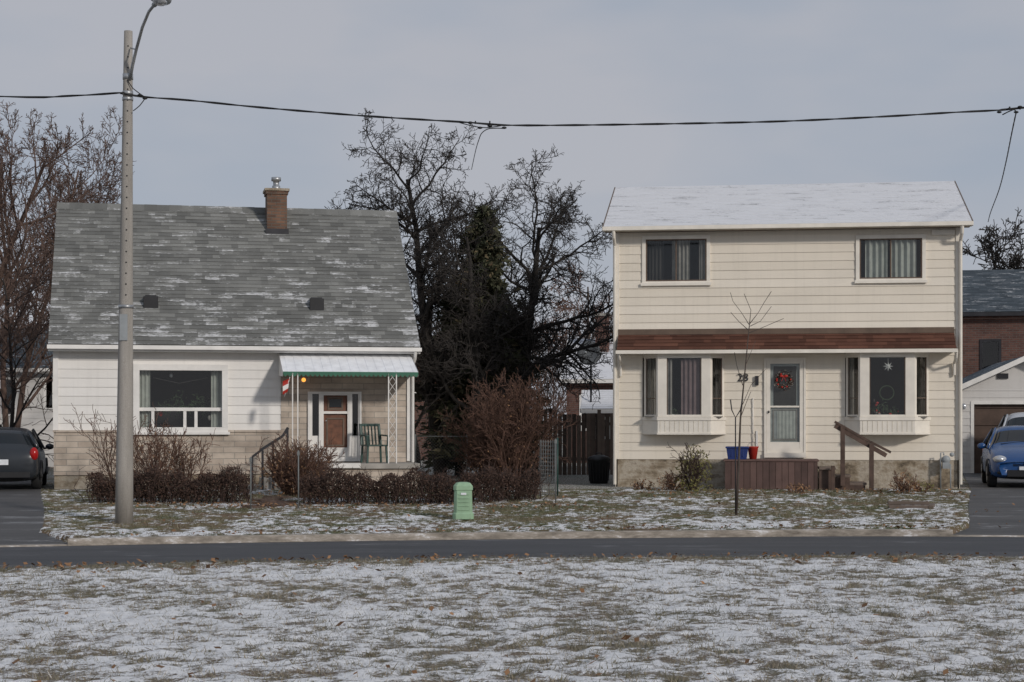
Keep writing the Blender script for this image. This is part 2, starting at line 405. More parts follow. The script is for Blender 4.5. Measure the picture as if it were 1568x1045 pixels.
def base_z(x,y):
    x=np.asarray(x,float);y=np.asarray(y,float)
    p=park(x);c=curb(x)
    t=np.clip((y-p)/1.6,0,1);t=t*t*(3-2*t); zn=-.43*t
    w=np.clip((y-c)/np.maximum(38.5-c,1),0,1); zf=-.295+.295*w
    dr=indrive(x,y); zd=-.41+.13*np.clip((y-c)/2.5,0,1)+.28*w
    zf=np.where(dr,np.minimum(zf,zd),zf)
    return np.where(y<c,zn,zf)
def snowmask(x,y):
    f=fbm(x,y,10.5,2)*.52+fbm(x+50,y,4.2,2)*.32+fbm(x,y+70,.5,2)*.16
    s=(f-.5)*2.2
    p=park(x);c=curb(x)
    near=y<p+.8
    sp=.59+s-.30*np.exp(-((y-p+.1)/.45)**2)+.12*np.exp(-((y-p+1.3)/.7)**2)
    g=fbm(x+20,y*1.6,.7,2)-.5
    sl=.30+s*1.4+g*.55+.22*np.exp(-((y-c-.8)/.7)**2)-.12*np.exp(-((y-37.5)/1.5)**2)
    return np.clip(np.where(near,sp,sl),0,1)
xs=np.concatenate([-np.geomspace(400,12.6,18),np.arange(-12.5,12.5,.05),np.geomspace(12.6,400,18)])
rows=[]
for y in (-60,-30,-10,0,5,8): rows.append(lambda x,y=y:np.full_like(x,float(y)))
for t in np.linspace(0,1,230): rows.append(lambda x,t=t:9+(park(x)-9)*t)
for t in np.linspace(.08,1.6,12): rows.append(lambda x,t=t:park(x)+t)
for t in (.3,.7): rows.append(lambda x,t=t:park(x)+1.6+(curb(x)-.1-park(x)-1.6)*t)
rows.append(lambda x:curb(x)-.005); rows.append(lambda x:curb(x)+.0)
for t in np.linspace(.01,1,165)[0:]: rows.append(lambda x,t=t:curb(x)+(38.6-curb(x))*t)
for y in (39.5,41,44,48,55,70,100,160,300,700): rows.append(lambda x,y=y:np.full_like(x,float(y)))
G=np.array([r(xs) for r in rows]); XX=np.tile(xs,(len(rows),1))
ZZ=base_z(XX,G); S=snowmask(XX,G); dense=(np.abs(XX)<12.55)&(G>8.9)&(G<38.7)
dr=indrive(XX,G)
und=lambda x,y:(fbm(x,y,.5,2)-.5)*.05*np.clip((38.5-y)/3,0,1)
ZZ=ZZ+np.where(dense&~dr&((G<park(XX)+1.3)|(G>curb(XX)+.05)),np.clip(S,0,1)*.020+(fbm(XX,G,7,2)-.5)*.04+und(XX,G),0)
S=np.where(dense,S,.45); S=np.where(dr,0.3,S)
R_,C_=G.shape; V=np.stack([XX,G,ZZ],-1).reshape(-1,3)
i=np.arange(R_-1)[:,None]*C_+np.arange(C_-1)[None,:]; Fq=np.stack([i,i+1,i+1+C_,i+C_],-1).reshape(-1,4)
mi=((G[:-1,:-1]>curb(XX[:-1,:-1])-.3)).astype(int).ravel()
np_mesh('ground',V,Fq,['park_ground','lawn_ground'],pointattr=('snow',S.ravel()),smooth=True,mi=mi)

def blades(N,sampler,hmin,hmax,wd,flo):
    x,y=sampler(N); s=snowmask(x,y); keep=RNG.rand(len(x))<np.clip(1.1-s*1.2,flo,1); keep&=~indrive(x,y)
    x=x[keep];y=y[keep];n=len(x); z=base_z(x,y)-.005+und(x,y)
    h=hmin+(hmax-hmin)*RNG.rand(n)**1.6; th=RNG.rand(n)*6.283; w=wd*(.6+.8*RNG.rand(n)); la=RNG.rand(n)*6.283; ll=h*(.3+1.1*RNG.rand(n))
    a=np.stack([x-np.cos(th)*w,y-np.sin(th)*w,z],-1); b=np.stack([x+np.cos(th)*w,y+np.sin(th)*w,z],-1)
    c=np.stack([x+np.cos(la)*ll,y+np.sin(la)*ll,z+h],-1)
    V=np.stack([a,b,c],1).reshape(-1,3); Fc=np.arange(3*n).reshape(-1,3)
    r=np.clip(fbm(x,y,1.2,2)*.6+RNG.rand(n)*.6-.12,0,1)
    return V,Fc,r
def samp_park(N):
    y=9.3+(20.0-9.3)*RNG.rand(N)**.8; x=(RNG.rand(N)*2-1)*(y*.34+1.2); k=y<park(x)+.4; return x[k],y[k]
def samp_lawn(N):
    y=27+(38.4-27)*RNG.rand(N); x=(RNG.rand(N)*2-1)*11.5; k=y>curb(x)+.02; return x[k],y[k]
A=blades(180000,samp_park,.03,.07,.0034,.20); B=blades(80000,samp_lawn,.03,.085,.006,.04); B[2][:]*=.8
V=np.concatenate([A[0],B[0]]); Fc=np.concatenate([A[1],B[1]+len(A[0])]); np_mesh('grass',V,Fc,'grass_blade',rnd=np.concatenate([A[2],B[2]]))
def leafset(x,y,zoff,size,z=None):
    n=len(x); z=(base_z(x,y) if z is None else z)+zoff+RNG.rand(n)*.03; th=RNG.rand(n)*6.283; s=size*(.5+RNG.rand(n)); t1=(RNG.rand(n)-.5)*1.2;t2=(RNG.rand(n)-.5)*1.2
    ax=np.stack([np.cos(th)*s,np.sin(th)*s,t1*s],-1); bx=np.stack([-np.sin(th)*s*.6,np.cos(th)*s*.6,t2*s],-1); p=np.stack([x,y,z],-1)
    return np.stack([p-ax,p-bx,p+ax,p+bx],1).reshape(-1,3),np.arange(4*n).reshape(-1,4)
lx=[];ly=[]
n=200; yy=9.5+10.3*RNG.rand(n); lx.append((RNG.rand(n)*2-1)*(yy*.34+1)); ly.append(yy)
n=480; x=-7+13*RNG.rand(n)**1.4; lx.append(x); ly.append(park(x)-RNG.rand(n)**2*1.2)
n=650; x=-8+9.5*RNG.rand(n); lx.append(x); ly.append(33.2+RNG.rand(n)*1.3)
n=350; x=-8+18*RNG.rand(n); lx.append(x); ly.append(29.6+RNG.rand(n)*8)
n=420; x=2.8+7*RNG.rand(n); lx.append(x); ly.append(37.0+RNG.rand(n)*1.6)
n=260; x=-6.5+14*RNG.rand(n); lx.append(x); ly.append(curb(x)+.05+RNG.rand(n)**2*.5)
x=np.concatenate(lx);y=np.concatenate(ly); V,Fc=leafset(x,y,.03,.028); np_mesh('fallen_leaves',V,Fc,'dry_leaf',rnd=RNG.rand(len(x)))

def strip(name,xarr,lo,hi,zf,mat,rowsn=6,parent=None):
    ts=np.linspace(0,1,rowsn); Y=np.array([lo(xarr)+(hi(xarr)-lo(xarr))*t for t in ts]); X=np.tile(xarr,(rowsn,1)); Z=zf(X,Y)
    V=np.stack([X,Y,Z],-1).reshape(-1,3); C=len(xarr); i=np.arange(rowsn-1)[:,None]*C+np.arange(C-1)[None,:]
    return np_mesh(name,V,np.stack([i,i+1,i+1+C,i+C],-1).reshape(-1,4),mat,smooth=True,parent=parent)
xr=np.linspace(-120,120,600)
strip('road',xr,lambda x:park(x)+1.3,lambda x:curb(x)-.14,lambda X,Y:np.full_like(X,-.400),'asphalt_road',8)
mb=MB()
xk=np.linspace(-40,40,321)
for x0,x1 in zip(xk[:-1],xk[1:]):
    xm=(x0+x1)/2; cy=float(curb(xm)); dd=bool(indrive(np.array(xm),np.array(cy+.05))); 
    top=-.378 if dd else -.286
    a0=float(curb(x0));a1=float(curb(x1))
    P=[(x0,a0-.15,-.42),(x1,a1-.15,-.42),(x1,a1-.135,top-.012),(x0,a0-.135,top-.012),(x1,a1-.115,top),(x0,a0-.115,top),(x1,a1+.02,top),(x0,a0+.02,top),(x1,a1+.02,-.44),(x0,a0+.02,-.44)]
    mb.idx(P,[(0,1,2,3),(3,2,4,5),(5,4,6,7),(7,6,8,9),(0,3,5,7,9),(1,8,6,4,2)],'kerb_concrete')
mb.build('kerb')
def drive(name,ex,w,sgn):
    ys=np.linspace(26,58,80); V=[]
    for k,y in enumerate(ys):
        e=float(ex(y)); 
        for j in range(9):
            x=e+sgn*w*j/8; yy=max(y,float(curb(x))+.02); V.append((x,yy,float(base_z(np.array(e+sgn*.5),np.array(yy)))+.012))
    V=np.array(V); i=np.arange(79)[:,None]*9+np.arange(8)[None,:]
    np_mesh(name,V,np.stack([i,i+1,i+10,i+9],-1).reshape(-1,4),'asphalt_drive',smooth=True)
drive('driveway',ldx,3.55,-1); drive('driveway',rdx,3.75,1)

# ------------------------------------------------------------------ left house
L=Facade(-10.33,39.0,12.0)
HL=empty('white_bungalow_house',(L.o[0],L.o[1],0),L.a)
W=8.12; zs=L.z(662,2); zt=3.34; zeave=L.z(527,0,-.35)
uP=L.u(430)
wu0,wu1=L.u(204),L.u(349); wz0,wz1=L.z(664,wu0),L.z(558,wu0)
du0,du1=L.u(471),L.u(553); dz0,dz1=L.z(707,du0),L.z(600,du0)
mb=MB()
wall(mb,0,uP,zs,zt,[(wu0,wu1,wz0,wz1)],0,'siding_white',.205)
wall(mb,uP,W,dz0-.6,zt,[(du0,du1,dz0,dz1)],-.02,'stone_beige',9,0)
wall(mb,-.03,uP,.32,zs,[(wu0,wu1,wz0,wz1)],-.09,'stone_beige',9,0)
mb.box(-.05,uP,-.12,-.03,zs-.001,zs+.045,'stone_beige')
mb.box(-.02,uP+3.3,-.05,.2,-.3,.32,'foundation')
mb.box(-.01,0,0,7.2,-.3,zt,'siding_white'); mb.box(W,W+.01,0,7.2,-.3,zt,'siding_white'); mb.box(0,W,7.19,7.2,-.3,zt,'siding_white')
mb.box(-.05,.07,-.05,0.01,zs+.05,zt,'white_paint'); mb.box(W-.1,W+.04,-.06,.0,.6,zt,'white_paint')
ridge=6.90
for uu in (0.0,W): mb.face([(uu,0,zt),(uu,7.2,zt),(uu,3.6,ridge-.15)],'siding_white')
mb.build('walls',HL)
mb=MB()
roof(mb,-.14,W+.17,-.37,zeave,3.6,ridge,'shingle_grey',seed=5); roof(mb,-.14,W+.17,7.57,zeave,3.6,ridge,'shingle_grey',seed=6)
for k in range(28):
    a=-.14+k*(W+.31)/28; mb.face([(a,3.42,ridge-.14),(a+.31,3.42,ridge-.14),(a+.31,3.6,ridge+.03+.004*(k%2)),(a,3.6,ridge+.03+.004*(k%2))],'shingle_grey',r=random.random())
    mb.face([(a,3.78,ridge-.14),(a+.31,3.78,ridge-.14),(a+.31,3.6,ridge+.03),(a,3.6,ridge+.03)],'shingle_grey',r=random.random())
mb.build('roof',HL)
mb=MB()
mb.box(-.14,W+.17,-.36,-.33,zeave-.16,zeave-.012,'white_paint')
mb.box(-.14,W+.17,-.329,0,zeave-.15,zeave-.13,'white_paint')
mb.box(-.16,W+.19,-.46,-.365,zeave-.11,zeave-.02,'white_paint')
for uu in (-.13,W+.155):
    mb.beam((uu,-.30,zeave-.09),(uu,3.6,ridge-.17),.03,.12,'gas_grey'); mb.beam((uu,7.5,zeave-.09),(uu,3.6,ridge-.17),.03,.12,'gas_grey')
mb.tube([(W+.05,-.4,zeave-.1),(W+.05,-.3,zeave-.28),(W+.03,-.1,zeave-.42),(W+.03,-.1,.15)],.04,8,'white_paint')
mb.build('gutters_and_trim',HL,bevel=.005)
rz=lambda v:zeave+(ridge-zeave)*(v+.37)/3.97
mb=MB()
cu0,cu1=L.u(409,2.85),L.u(439.5,2.85); ct=L.z(297,cu0,2.85)
mb.box(cu0,cu1,2.85,3.5,rz(2.85)-.3,ct,'chimney_brick')
mb.box(cu0-.03,cu1+.03,2.82,3.53,ct,ct+.08,'chimney_brick'); mb.box(cu0-.06,cu1+.06,2.79,3.56,ct+.08,ct+.14,'foundation')
mb.box(cu0-.04,cu1+.04,2.80,2.85,rz(2.80)-.05,rz(2.85)+.10,'dark_metal')
cm=(cu0+cu1)/2
mb.lathe((cm,3.15,ct+.14),[(0,.10),(.10,.10),(.11,.075),(.22,.075),(.22,.12),(.31,.12),(.32,.02),(.33,.0)],'z','galv_metal',14)
mb.build('chimney',HL)
mb=MB()
for px,py in ((231,463),(484,466)):
    for v in np.arange(.2,2.5,.02):
        u=L.u(px,v)
        if L.z(py,u,v)<=rz(v): break
    mb.box(u-.13,u+.13,v-.14,v+.18,rz(v)-.10,rz(v)+.15,'black_plastic'); mb.box(u-.17,u+.17,v-.20,v-.141,rz(v-.18)+.0,rz(v)+.12,'black_plastic')
mb.build('roof_vents',HL,bevel=.01)
mb=MB()
mb.frame(wu0,wu1,wz0,wz1,.14,-.14,.05,'white_paint')
iu0,iu1,iz0,iz1=wu0+.14,wu1-.14,wz0+.14,wz1-.14
zm=L.z(627,wu0)
mb.box(iu0,iu1,-.06,.05,zm-.04,zm+.04,'white_paint'); 
for px in (234,283,300): 
    uu=L.u(px); mb.box(uu-.035,uu+.035,-.05,.05,iz0,zm-.04,'white_paint')
mb.box(wu0-.04,wu1+.04,-.18,-.141,wz0-.03,wz0+.03,'white_paint')
glassq(mb,iu0,iu1,iz0,iz1,.02)
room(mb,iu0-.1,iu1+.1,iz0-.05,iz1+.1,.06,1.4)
curtain(mb,iu0,iu0+.24,iz0,iz1,.09,'curtain_green'); curtain(mb,iu1-.24,iu1,iz0,iz1,.09,'curtain_green')
for px,py,m_ in ((326,615,'red_paint'),(326,622,'red_paint'),(246,634,'red_paint'),(321,640,'curtain_grey'),(262,575,'galv_metal')):
    uu=L.u(px,.15); mb.ell((uu,.15,L.z(py,uu,.15)),(.045,.04,.06),m_)
for k in range(6):
    uu=iu0+.4+random.random()*1.2; mb.sprig((uu,.40,iz0+.3+random.random()*.35),.09,45,'plant_leaf',.05)
mb.tube([(iu0+.3,.5,iz0+1.15),(iu0+.9,.5,iz0+1.02),(iu1-.3,.5,iz0+1.15)],.012,4,'curtain_grey')
mb.build('picture_window',HL,bevel=.004)
mb=MB()
mb.frame(du0,du1,dz0,dz1,.05,-.08,.06,'white_paint')
d0,d1=L.u(493),L.u(534)
mb.box(du0+.05,L.u(478),-.05,.04,dz0+.05,dz1-.05,'white_paint'); mb.box(L.u(488),d0,-.06,.04,dz0+.05,dz1-.05,'white_paint'); mb.box(d1,L.u(539),-.06,.04,dz0+.05,dz1-.05,'white_paint'); mb.box(L.u(548),du1-.05,-.05,.04,dz0+.05,dz1-.05,'white_paint')
mb.box(L.u(478),L.u(488),.0,.03,dz0+.05,dz0+.6,'white_paint'); mb.box(L.u(539),L.u(548),.0,.03,dz0+.05,dz0+.6,'white_paint')
glassq(mb,L.u(478),L.u(488),dz0+.6,dz1-.05,.01); glassq(mb,L.u(539),L.u(548),dz0+.6,dz1-.05,.01)
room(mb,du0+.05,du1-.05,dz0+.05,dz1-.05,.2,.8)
zd=L.z(688,d0); mb.box(d0,d1,.02,.06,dz0+.05,dz1-.05,'door_wood')
mb.box(d0,d1,-.04,-.0,dz0+.05,zd,'white_paint')
mb.frame(d0,d1,zd,dz1-.05,.035,-.05,.0,'white_paint'); mb.box(d0+.035,d1-.035,-.04,-.0,L.z(634,d0),L.z(630,d0),'white_paint')
a=L.z(628,d0); mb.frame(d0+.13,d1-.13,a,dz1-.12,.04,.005,.019,'brown_trim'); mb.box(d0+.17,d1-.17,.008,.0195,a+.06,dz1-.17,'car_glass')
mb.frame(d0+.1,d1-.1,dz0+.35,L.z(640,d0),.04,.004,.019,'brown_trim')
mb.ell((d0+.09,-.06,dz0+.95),(.02,.03,.02),'galv_metal')
mb.build('front_door',HL,bevel=.003)
mb=MB()
pz=dz0-.02; pu0=L.u(440,-1.4); pu1=W+.0
mb.box(pu0,pu1,-1.4,-.02,pz-.12,pz,'concrete'); mb.box(pu0+.05,pu1-.05,-1.34,-.05,-.3,pz-.12,'stone_beige')
mb.box(L.u(500,-1.4),L.u(552,-1.4),-1.43,-1.401,pz-.10,pz+.01,'white_paint')
for k in range(3):
    mb.box(pu0-.28*(k+1),pu0-.28*k,-1.3,-.35,-.3,pz-.16*(k+1),'concrete')
mb.build('porch',HL,bevel=.01)
mb=MB()
au0,au1=L.u(427),W-.02; az1=L.z(541,au0); av=-1.25; az0=L.z(570,au0,av)
n=30
for k in range(n):
    a=au0+(au1-au0)*k/n; b=au0+(au1-au0)*(k+1)/n; h=.006 if k%2 else 0
    mb.idx([(a,-.02,az1+h),(b,-.02,az1+h),(b,av,az0+h),(a,av,az0+h),(a,-.02,az1+h-.02),(b,-.02,az1+h-.02),(b,av,az0+h-.02),(a,av,az0+h-.02)],[(0,1,2,3),(7,6,5,4),(3,2,6,7),(0,3,7,4),(1,5,6,2)],'snow_clean')
    seg=[(b,av-.01,az0+.012),(a,av-.01,az0+.012),(a,av-.01,az0-.05)]+[(a+(b-a)*t/6,av-.01,az0-.055-.045*math.sin(math.pi*t/6)) for t in range(1,6)]+[(b,av-.01,az0-.05)]
    mb.face(seg,'green_paint')
for uu in (au0-.005,au1+.005): 
    mb.face([(uu,-.02,az1+.02),(uu,av,az0+.02),(uu,av,az0-.1),(uu,-.02,az0-.05)],'white_paint')
mb.build('awning',HL)
mb=MB()
def lattice(u):
    for du in (-.09,.09): mb.box(u+du-.012,u+du+.012,-1.26,-1.235,pz,az0-.02,'white_paint')
    z=pz+.1; 
    while z<az0-.15:
        mb.tube([(u-.08,-1.246,z),(u,-1.246,z+.11),(u+.08,-1.246,z+.22)],.006,4,'white_paint'); mb.tube([(u+.08,-1.246,z),(u,-1.246,z+.11),(u-.08,-1.246,z+.22)],.006,4,'white_paint'); z+=.22
lattice(L.u(601,-1.25)); 
for px in (448,456): uu=L.u(px,-1.25); mb.box(uu-.012,uu+.012,-1.26,-1.235,pz,az0-.02,'white_paint')
mb.build('porch_posts',HL)
mb=MB()
for (pa,ya),(pb,yb) in (((398,690),(433,668)),((433,668),(441,655))):
    ua,ub=L.u(pa,-1.4),L.u(pb,-1.4); mb.beam((ua,-1.42,L.z(ya,ua,-1.4)),(ub,-1.42,L.z(yb,ub,-1.4)),.05,.06,'dark_metal')
for px,y0,y1 in ((402,690,760),(418,680,750),(386,700,765),(440,657,710)): 
    uu=L.u(px,-1.4); mb.box(uu-.025,uu+.025,-1.44,-1.40,L.z(y1,uu,-1.4),L.z(y0,uu,-1.4),'dark_metal')
ua=L.u(386,-1.4);ub=L.u(402,-1.4); mb.beam((ua,-1.42,L.z(700,ua,-1.4)),(ub,-1.42,L.z(688,ub,-1.4)),.04,.05,'dark_metal')
mb.build('stair_railing',HL)
mb=MB(); uu=L.u(465,-.3); mb.ell((uu,-.3,L.z(582,uu,-.3)),(.05,.05,.05),'lamp_lit'); mb.tube([(uu,-.3,L.z(578,uu,-.3)+.04),(uu,-.3,az0+.25)],.01,5,'dark_metal'); mb.build('porch_lamp',HL)
fl=empty('small_flag',L.world(L.u(437,-1.35),-1.35,L.z(598,L.u(437,-1.35),-1.35)),L.a)
mb=MB(); mb.tube([(.10,0,.30),(-.02,0,-.14)],.008,5,'white_paint'); n=8
for k in range(n):
    a=k/n;b=(k+1)/n; w=lambda t:.02*math.sin(t*7)
    m_='red_paint' if (k<3 or k>=6) else 'white_paint'
    mb.face([(.09-.04*a,w(a)-.02,.27-.30*a),(.09-.04*b,w(b)-.02,.27-.30*b),(-.06,w(b)-.02,.20-.30*b),(-.06,w(a)-.02,.20-.30*a)],m_)
mb.build('cloth',fl)
uc=L.u(573,-.8); ch=empty('patio_chair',L.world(uc,-.8,pz),L.a+.2)
mb=MB()
for x in (-.24,.24):
    for y in (-.22,.22): mb.beam((x,y,.0),(x*.9,y*.9,.42),.045,.045,'chair_green')
    mb.beam((x*1.05,-.28,.62),(x*1.05,.24,.64),.07,.03,'chair_green'); mb.beam((x,-.24,.40),(x*1.05,-.25,.62),.05,.04,'chair_green'); mb.beam((x,.2,.4),(x*.95,.32,.86),.05,.04,'chair_green')
mb.box(-.25,.25,-.24,.22,.39,.42,'chair_green')
for k in range(6): x=-.2+.08*k; mb.beam((x,.22,.42),(x*1.02,.33,.88),.070,.02,'chair_green')
mb.beam((-.25,.33,.87),(.25,.33,.87),.03,.06,'chair_green')
mb.build('frame_and_slats',ch,bevel=.008)

# ------------------------------------------------------------------ right house
R=Facade(2.44,40.5,-8.0)
HR=empty('cream_two_storey_house',(R.o[0],R.o[1],0),R.a)
W2=7.86; ze=6.07; rr=7.46
def rect(px0,px1,py0,py1,v=0):
    a,b=R.u(px0,v),R.u(px1,v); m_=(a+b)/2; return a,b,R.z(py1,m_,v),R.z(py0,m_,v)
w1=rect(986,1085,363,434); w2=rect(1313,1415,362,430)
bl=rect(984,1108,548,642); br=rect(1294,1421,548,642)
dr_=rect(1170,1234,548,697)
zsk1=R.z(503,4); zsk0=R.z(535,4,-.5); zf=R.z(704,3)
mb=MB()
wall(mb,0,W2,zf,ze+.02,[w1,w2,bl,br,dr_],0,'siding_cream',.2)
mb.box(.04,W2-.04,.0,.25,-.3,zf,'foundation')
mb.box(-.01,0,0,6.4,-.3,ze,'siding_cream'); mb.box(W2,W2+.01,0,6.4,-.3,ze,'siding_cream'); mb.box(0,W2,6.39,6.4,-.3,ze,'siding_cream')
for uu in (0.0,W2): mb.face([(uu,0,ze),(uu,6.4,ze),(uu,3.2,rr-.12)],'siding_cream')
for a,b in ((-.03,.08),(W2-.08,W2+.03)): mb.box(a,b,-.035,-.0,zf,ze-.02,'cream_trim')
mb.build('walls',HR)
mb=MB()
roof(mb,-.26,W2+.24,-.36,ze,3.2,rr,'shingle_snowy',seed=8); roof(mb,-.26,W2+.24,6.76,ze,3.2,rr,'shingle_snowy',seed=9)
mb.build('roof',HR)
mb=MB()
mb.box(-.26,W2+.24,-.37,-.345,ze-.02,ze-.004,'brown_trim')
mb.box(-.26,W2+.24,-.365,-.34,ze-.12,ze-.021,'cream_paint'); mb.box(-.28,W2+.26,-.47,-.372,ze-.10,ze-.01,'cream_trim')
mb.box(-.24,W2+.22,-.339,0,ze-.11,ze-.09,'brown_trim')
for uu in (-.275,W2+.255):
    mb.beam((uu,-.36,ze-.05),(uu,3.2,rr-.05),.03,.12,'brown_trim'); mb.beam((uu,6.75,ze-.05),(uu,3.2,rr-.05),.03,.12,'brown_trim')
for s_,uu in ((1,-.02),(-1,W2+.02)):
    mb.tube([(uu+.0*s_,-.42,ze-.09),(uu,-.35,ze-.25),(uu,-.08,ze-.42),(uu,-.08,R.z(742,uu))],.042,8,'cream_trim')
for uu in (.12,W2-.12):
    mb.tube([(uu,-.55,zsk0-.06),(uu,-.45,zsk0-.2),(uu,-.08,zsk0-.32),(uu,-.07,zsk0-.6)],.035,8,'cream_trim')
mb.box(W2-.62,W2-.1,-.06,-.02,ze-.27,ze-.15,'cream_trim')
mb.build('gutters_and_trim',HR,bevel=.005)
mb=MB()
roof(mb,.06,W2-.12,-.5,zsk0,-.012,zsk1-.12,'shingle_brown',row=.13,seed=11)
mb.box(.06,W2-.12,-.05,-.02,zsk1-.13,zsk1,'brown_trim')
mb.box(.06,W2-.12,-.505,-.49,zsk0-.07,zsk0-.005,'cream_paint'); mb.box(.04,W2-.10,-.60,-.506,zsk0-.09,zsk0-.012,'cream_trim'); mb.box(.07,W2-.13,-.489,-.02,zsk0-.07,zsk0-.05,'cream_paint')
for uu in (.065,W2-.125): mb.face([(uu,-.5,zsk0-.05),(uu,-.02,zsk0-.05),(uu,-.02,zsk1-.12),(uu,-.5,zsk0)],'brown_trim')
mb.build('skirt_roof',HR)
mb=MB()
for (a,b,z0,z1),cm_,cov in ((w1,'curtain_grey',.5),(w2,'curtain_green',.85)):
    mb.frame(a-.04,b+.04,z0-.04,z1+.03,.085,-.045,.03,'cream_trim'); mb.box(a-.07,b+.07,-.08,-.046,z0-.06,z0+.01,'cream_trim')
    mb.frame(a+.045,b-.045,z0+.045,z1-.055,.03,-.03,.015,'brown_trim'); m_=(a+b)/2; mb.box(m_-.015,m_+.015,-.02,.015,z0+.075,z1-.085,'brown_trim')
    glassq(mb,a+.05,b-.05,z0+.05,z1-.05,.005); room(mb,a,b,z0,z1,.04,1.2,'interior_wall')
    if cov<.6:
        curtain(mb,a+.12,a+.45,z0+.08,z1-.08,.16,'interior_wall'); curtain(mb,m_-.10,m_+.32,z0+.08,z1-.08,.06,cm_); curtain(mb,b-.22,b-.08,z0+.08,z1-.08,.06,cm_)
    else:
        curtain(mb,a+.18,m_-.07,z0+.08,z1-.08,.06,cm_,.13,.035); curtain(mb,m_+.02,b-.16,z0+.08,z1-.08,.06,cm_,.13,.035)
mb.build('upper_windows',HR,bevel=.003)
def bay(name,pxs,inner):
    mb=MB(); v=-.42
    A=R.u(pxs[0]); B=R.u(pxs[1],v); C=R.u(pxs[2],v); D_=R.u(pxs[3]); zt_=zsk0-.075; zb=R.z(642,B,v); zc=R.z(665,B,v)
    def prism(poly,z0,z1,m_):
        n=len(poly); mb.idx([(x,y,z0) for x,y in poly]+[(x,y,z1) for x,y in poly],[tuple(range(n)),tuple(range(2*n-1,n-1,-1))]+[(i,(i+1)%n,n+(i+1)%n,n+i) for i in range(n)],m_)
    ex=lambda e:[(A-e,-.001),(B-e*.6,v-e),(C+e*.6,v-e),(D_+e,-.001)]
    prism(ex(0),zt_-.06,zt_,'cream_trim'); prism(ex(.02),zb-.03,zb+.05,'cream_trim'); prism(ex(.0),zc+.03,zb-.031,'cream_trim'); prism(ex(.02),zc-.01,zc+.029,'cream_trim')
    k=B+.06
    while k<C: mb.box(k-.004,k+.004,v-.008,v-.001,zc+.05,zb-.04,'cream_paint'); k+=.11
    z0,z1=zb+.051,zt_-.061
    def facet(p,q,cols,fr):
        p=Vector((p[0],p[1],0));q=Vector((q[0],q[1],0));d=(q-p);Ln=d.length;d.normalize(); nn=Vector((-d.y,d.x,0))
        def bx(a,b,za,zb_,i0,i1,m_):
            P=[p+d*a+nn*i0,p+d*b+nn*i0,p+d*b+nn*i1,p+d*a+nn*i1]
            mb.idx([(w.x,w.y,za) for w in P]+[(w.x,w.y,zb_) for w in P],[(0,3,2,1),(4,5,6,7),(0,1,5,4),(1,2,6,5),(2,3,7,6),(3,0,4,7)],m_)
        bx(0,fr,z0,z1,.0,.06,'cream_trim'); bx(Ln-fr,Ln,z0,z1,.0,.06,'cream_trim'); bx(fr,Ln-fr,z1-.05,z1,.005,.06,'cream_trim'); bx(fr,Ln-fr,z0,z0+.05,.005,.06,'cream_trim')
        if cols: bx(fr,Ln-fr,z0+.42,z0+.44,.01,.04,'brown_trim')
        a=p+d*fr+nn*.025;b=q-d*fr+nn*.025
        mb.face([(a.x,a.y,z0+.05),(b.x,b.y,z0+.05),(b.x,b.y,z1-.05),(a.x,a.y,z1-.05)],'window_glass')
        for s0 in (fr,Ln-fr-.02): bx(s0,s0+.02,z0+.05,z1-.05,.01,.04,'brown_trim')
    facet((A+.03,-.01),(B,v),True,.07); facet((B,v),(C,v),False,.21); facet((C,v),(D_-.03,-.01),True,.07)
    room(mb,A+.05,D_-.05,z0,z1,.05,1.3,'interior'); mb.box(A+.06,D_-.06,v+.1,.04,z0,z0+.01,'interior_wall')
    inner(mb,A,B,C,D_,z0,z1); mb.build(name,HR,bevel=.003)
def in1(mb,A,B,C,D_,z0,z1):
    curtain(mb,B+.23,B+.33,z0+.05,z1-.08,-.34,'curtain_grey'); curtain(mb,B+.54,C-.22,z0+.05,z1-.08,-.33,'curtain_mauve',.11,.025); curtain(mb,A+.12,A+.30,z0,z1,-.03,'curtain_grey'); curtain(mb,D_-.3,D_-.15,z0,z1,-.03,'interior_wall')
    mb.sprig((B+.36,-.3,z0+.12),.05,30,'plant_leaf',.04); mb.ell((B+.33,-.3,z0+.04),(.06,.04,.03),'curtain_green')
def in2(mb,A,B,C,D_,z0,z1):
    c=((B+C)/2+.02,-.35,z1-.26); pts=[]
    for k in range(16):
        r_=.12 if k%2==0 else .04; t=math.pi*k/8; pts.append((c[0]+r_*math.sin(t),c[1],c[2]+r_*math.cos(t)))
    for k in range(16): mb.face([pts[k],pts[(k+1)%16],(c[0],c[1]-.03,c[2])],'curtain_white')
    mb.tube([(c[0],c[1],c[2]+.1),(c[0],c[1],z1)],.004,4,'white_paint')
    for k in range(3): mb.sprig((B+.35+k*.2,-.26,z0+.12+.06*(k%2)),.07,45,'plant_leaf',.045)
    for k in range(12):
        m_=random.choice(['red_paint','red_paint','interior_wall','door_wood','curtain_grey'])
        mb.ell((B+.3+random.random()*(C-B-.55),-.32+random.random()*.08,z0+.04+random.random()**2*.35),(.018+.02*random.random(),.02,.02+.025*random.random()),m_,8,5)
    mb.tube([((B+C)/2+.16*math.cos(t),-.2,z0+.55+.16*math.sin(t)) for t in np.linspace(0,6.283,17)],.015,5,'plant_leaf')
    curtain(mb,A+.1,A+.22,z0,z1,-.03,'curtain_grey'); curtain(mb,D_-.26,D_-.18,z0,z1,-.03,'interior_wall')
bay('bay_window_left',(984,1007,1088,1111),in1); bay('bay_window_right',(1293,1317,1401,1424),in2)
mb=MB(); a,b,z0,z1=dr_
mb.frame(a,b,z0,z1,.055,-.06,.05,'cream_trim'); mb.box(a,b,-.10,-.061,z0-.06,z0+.05,'cream_trim')
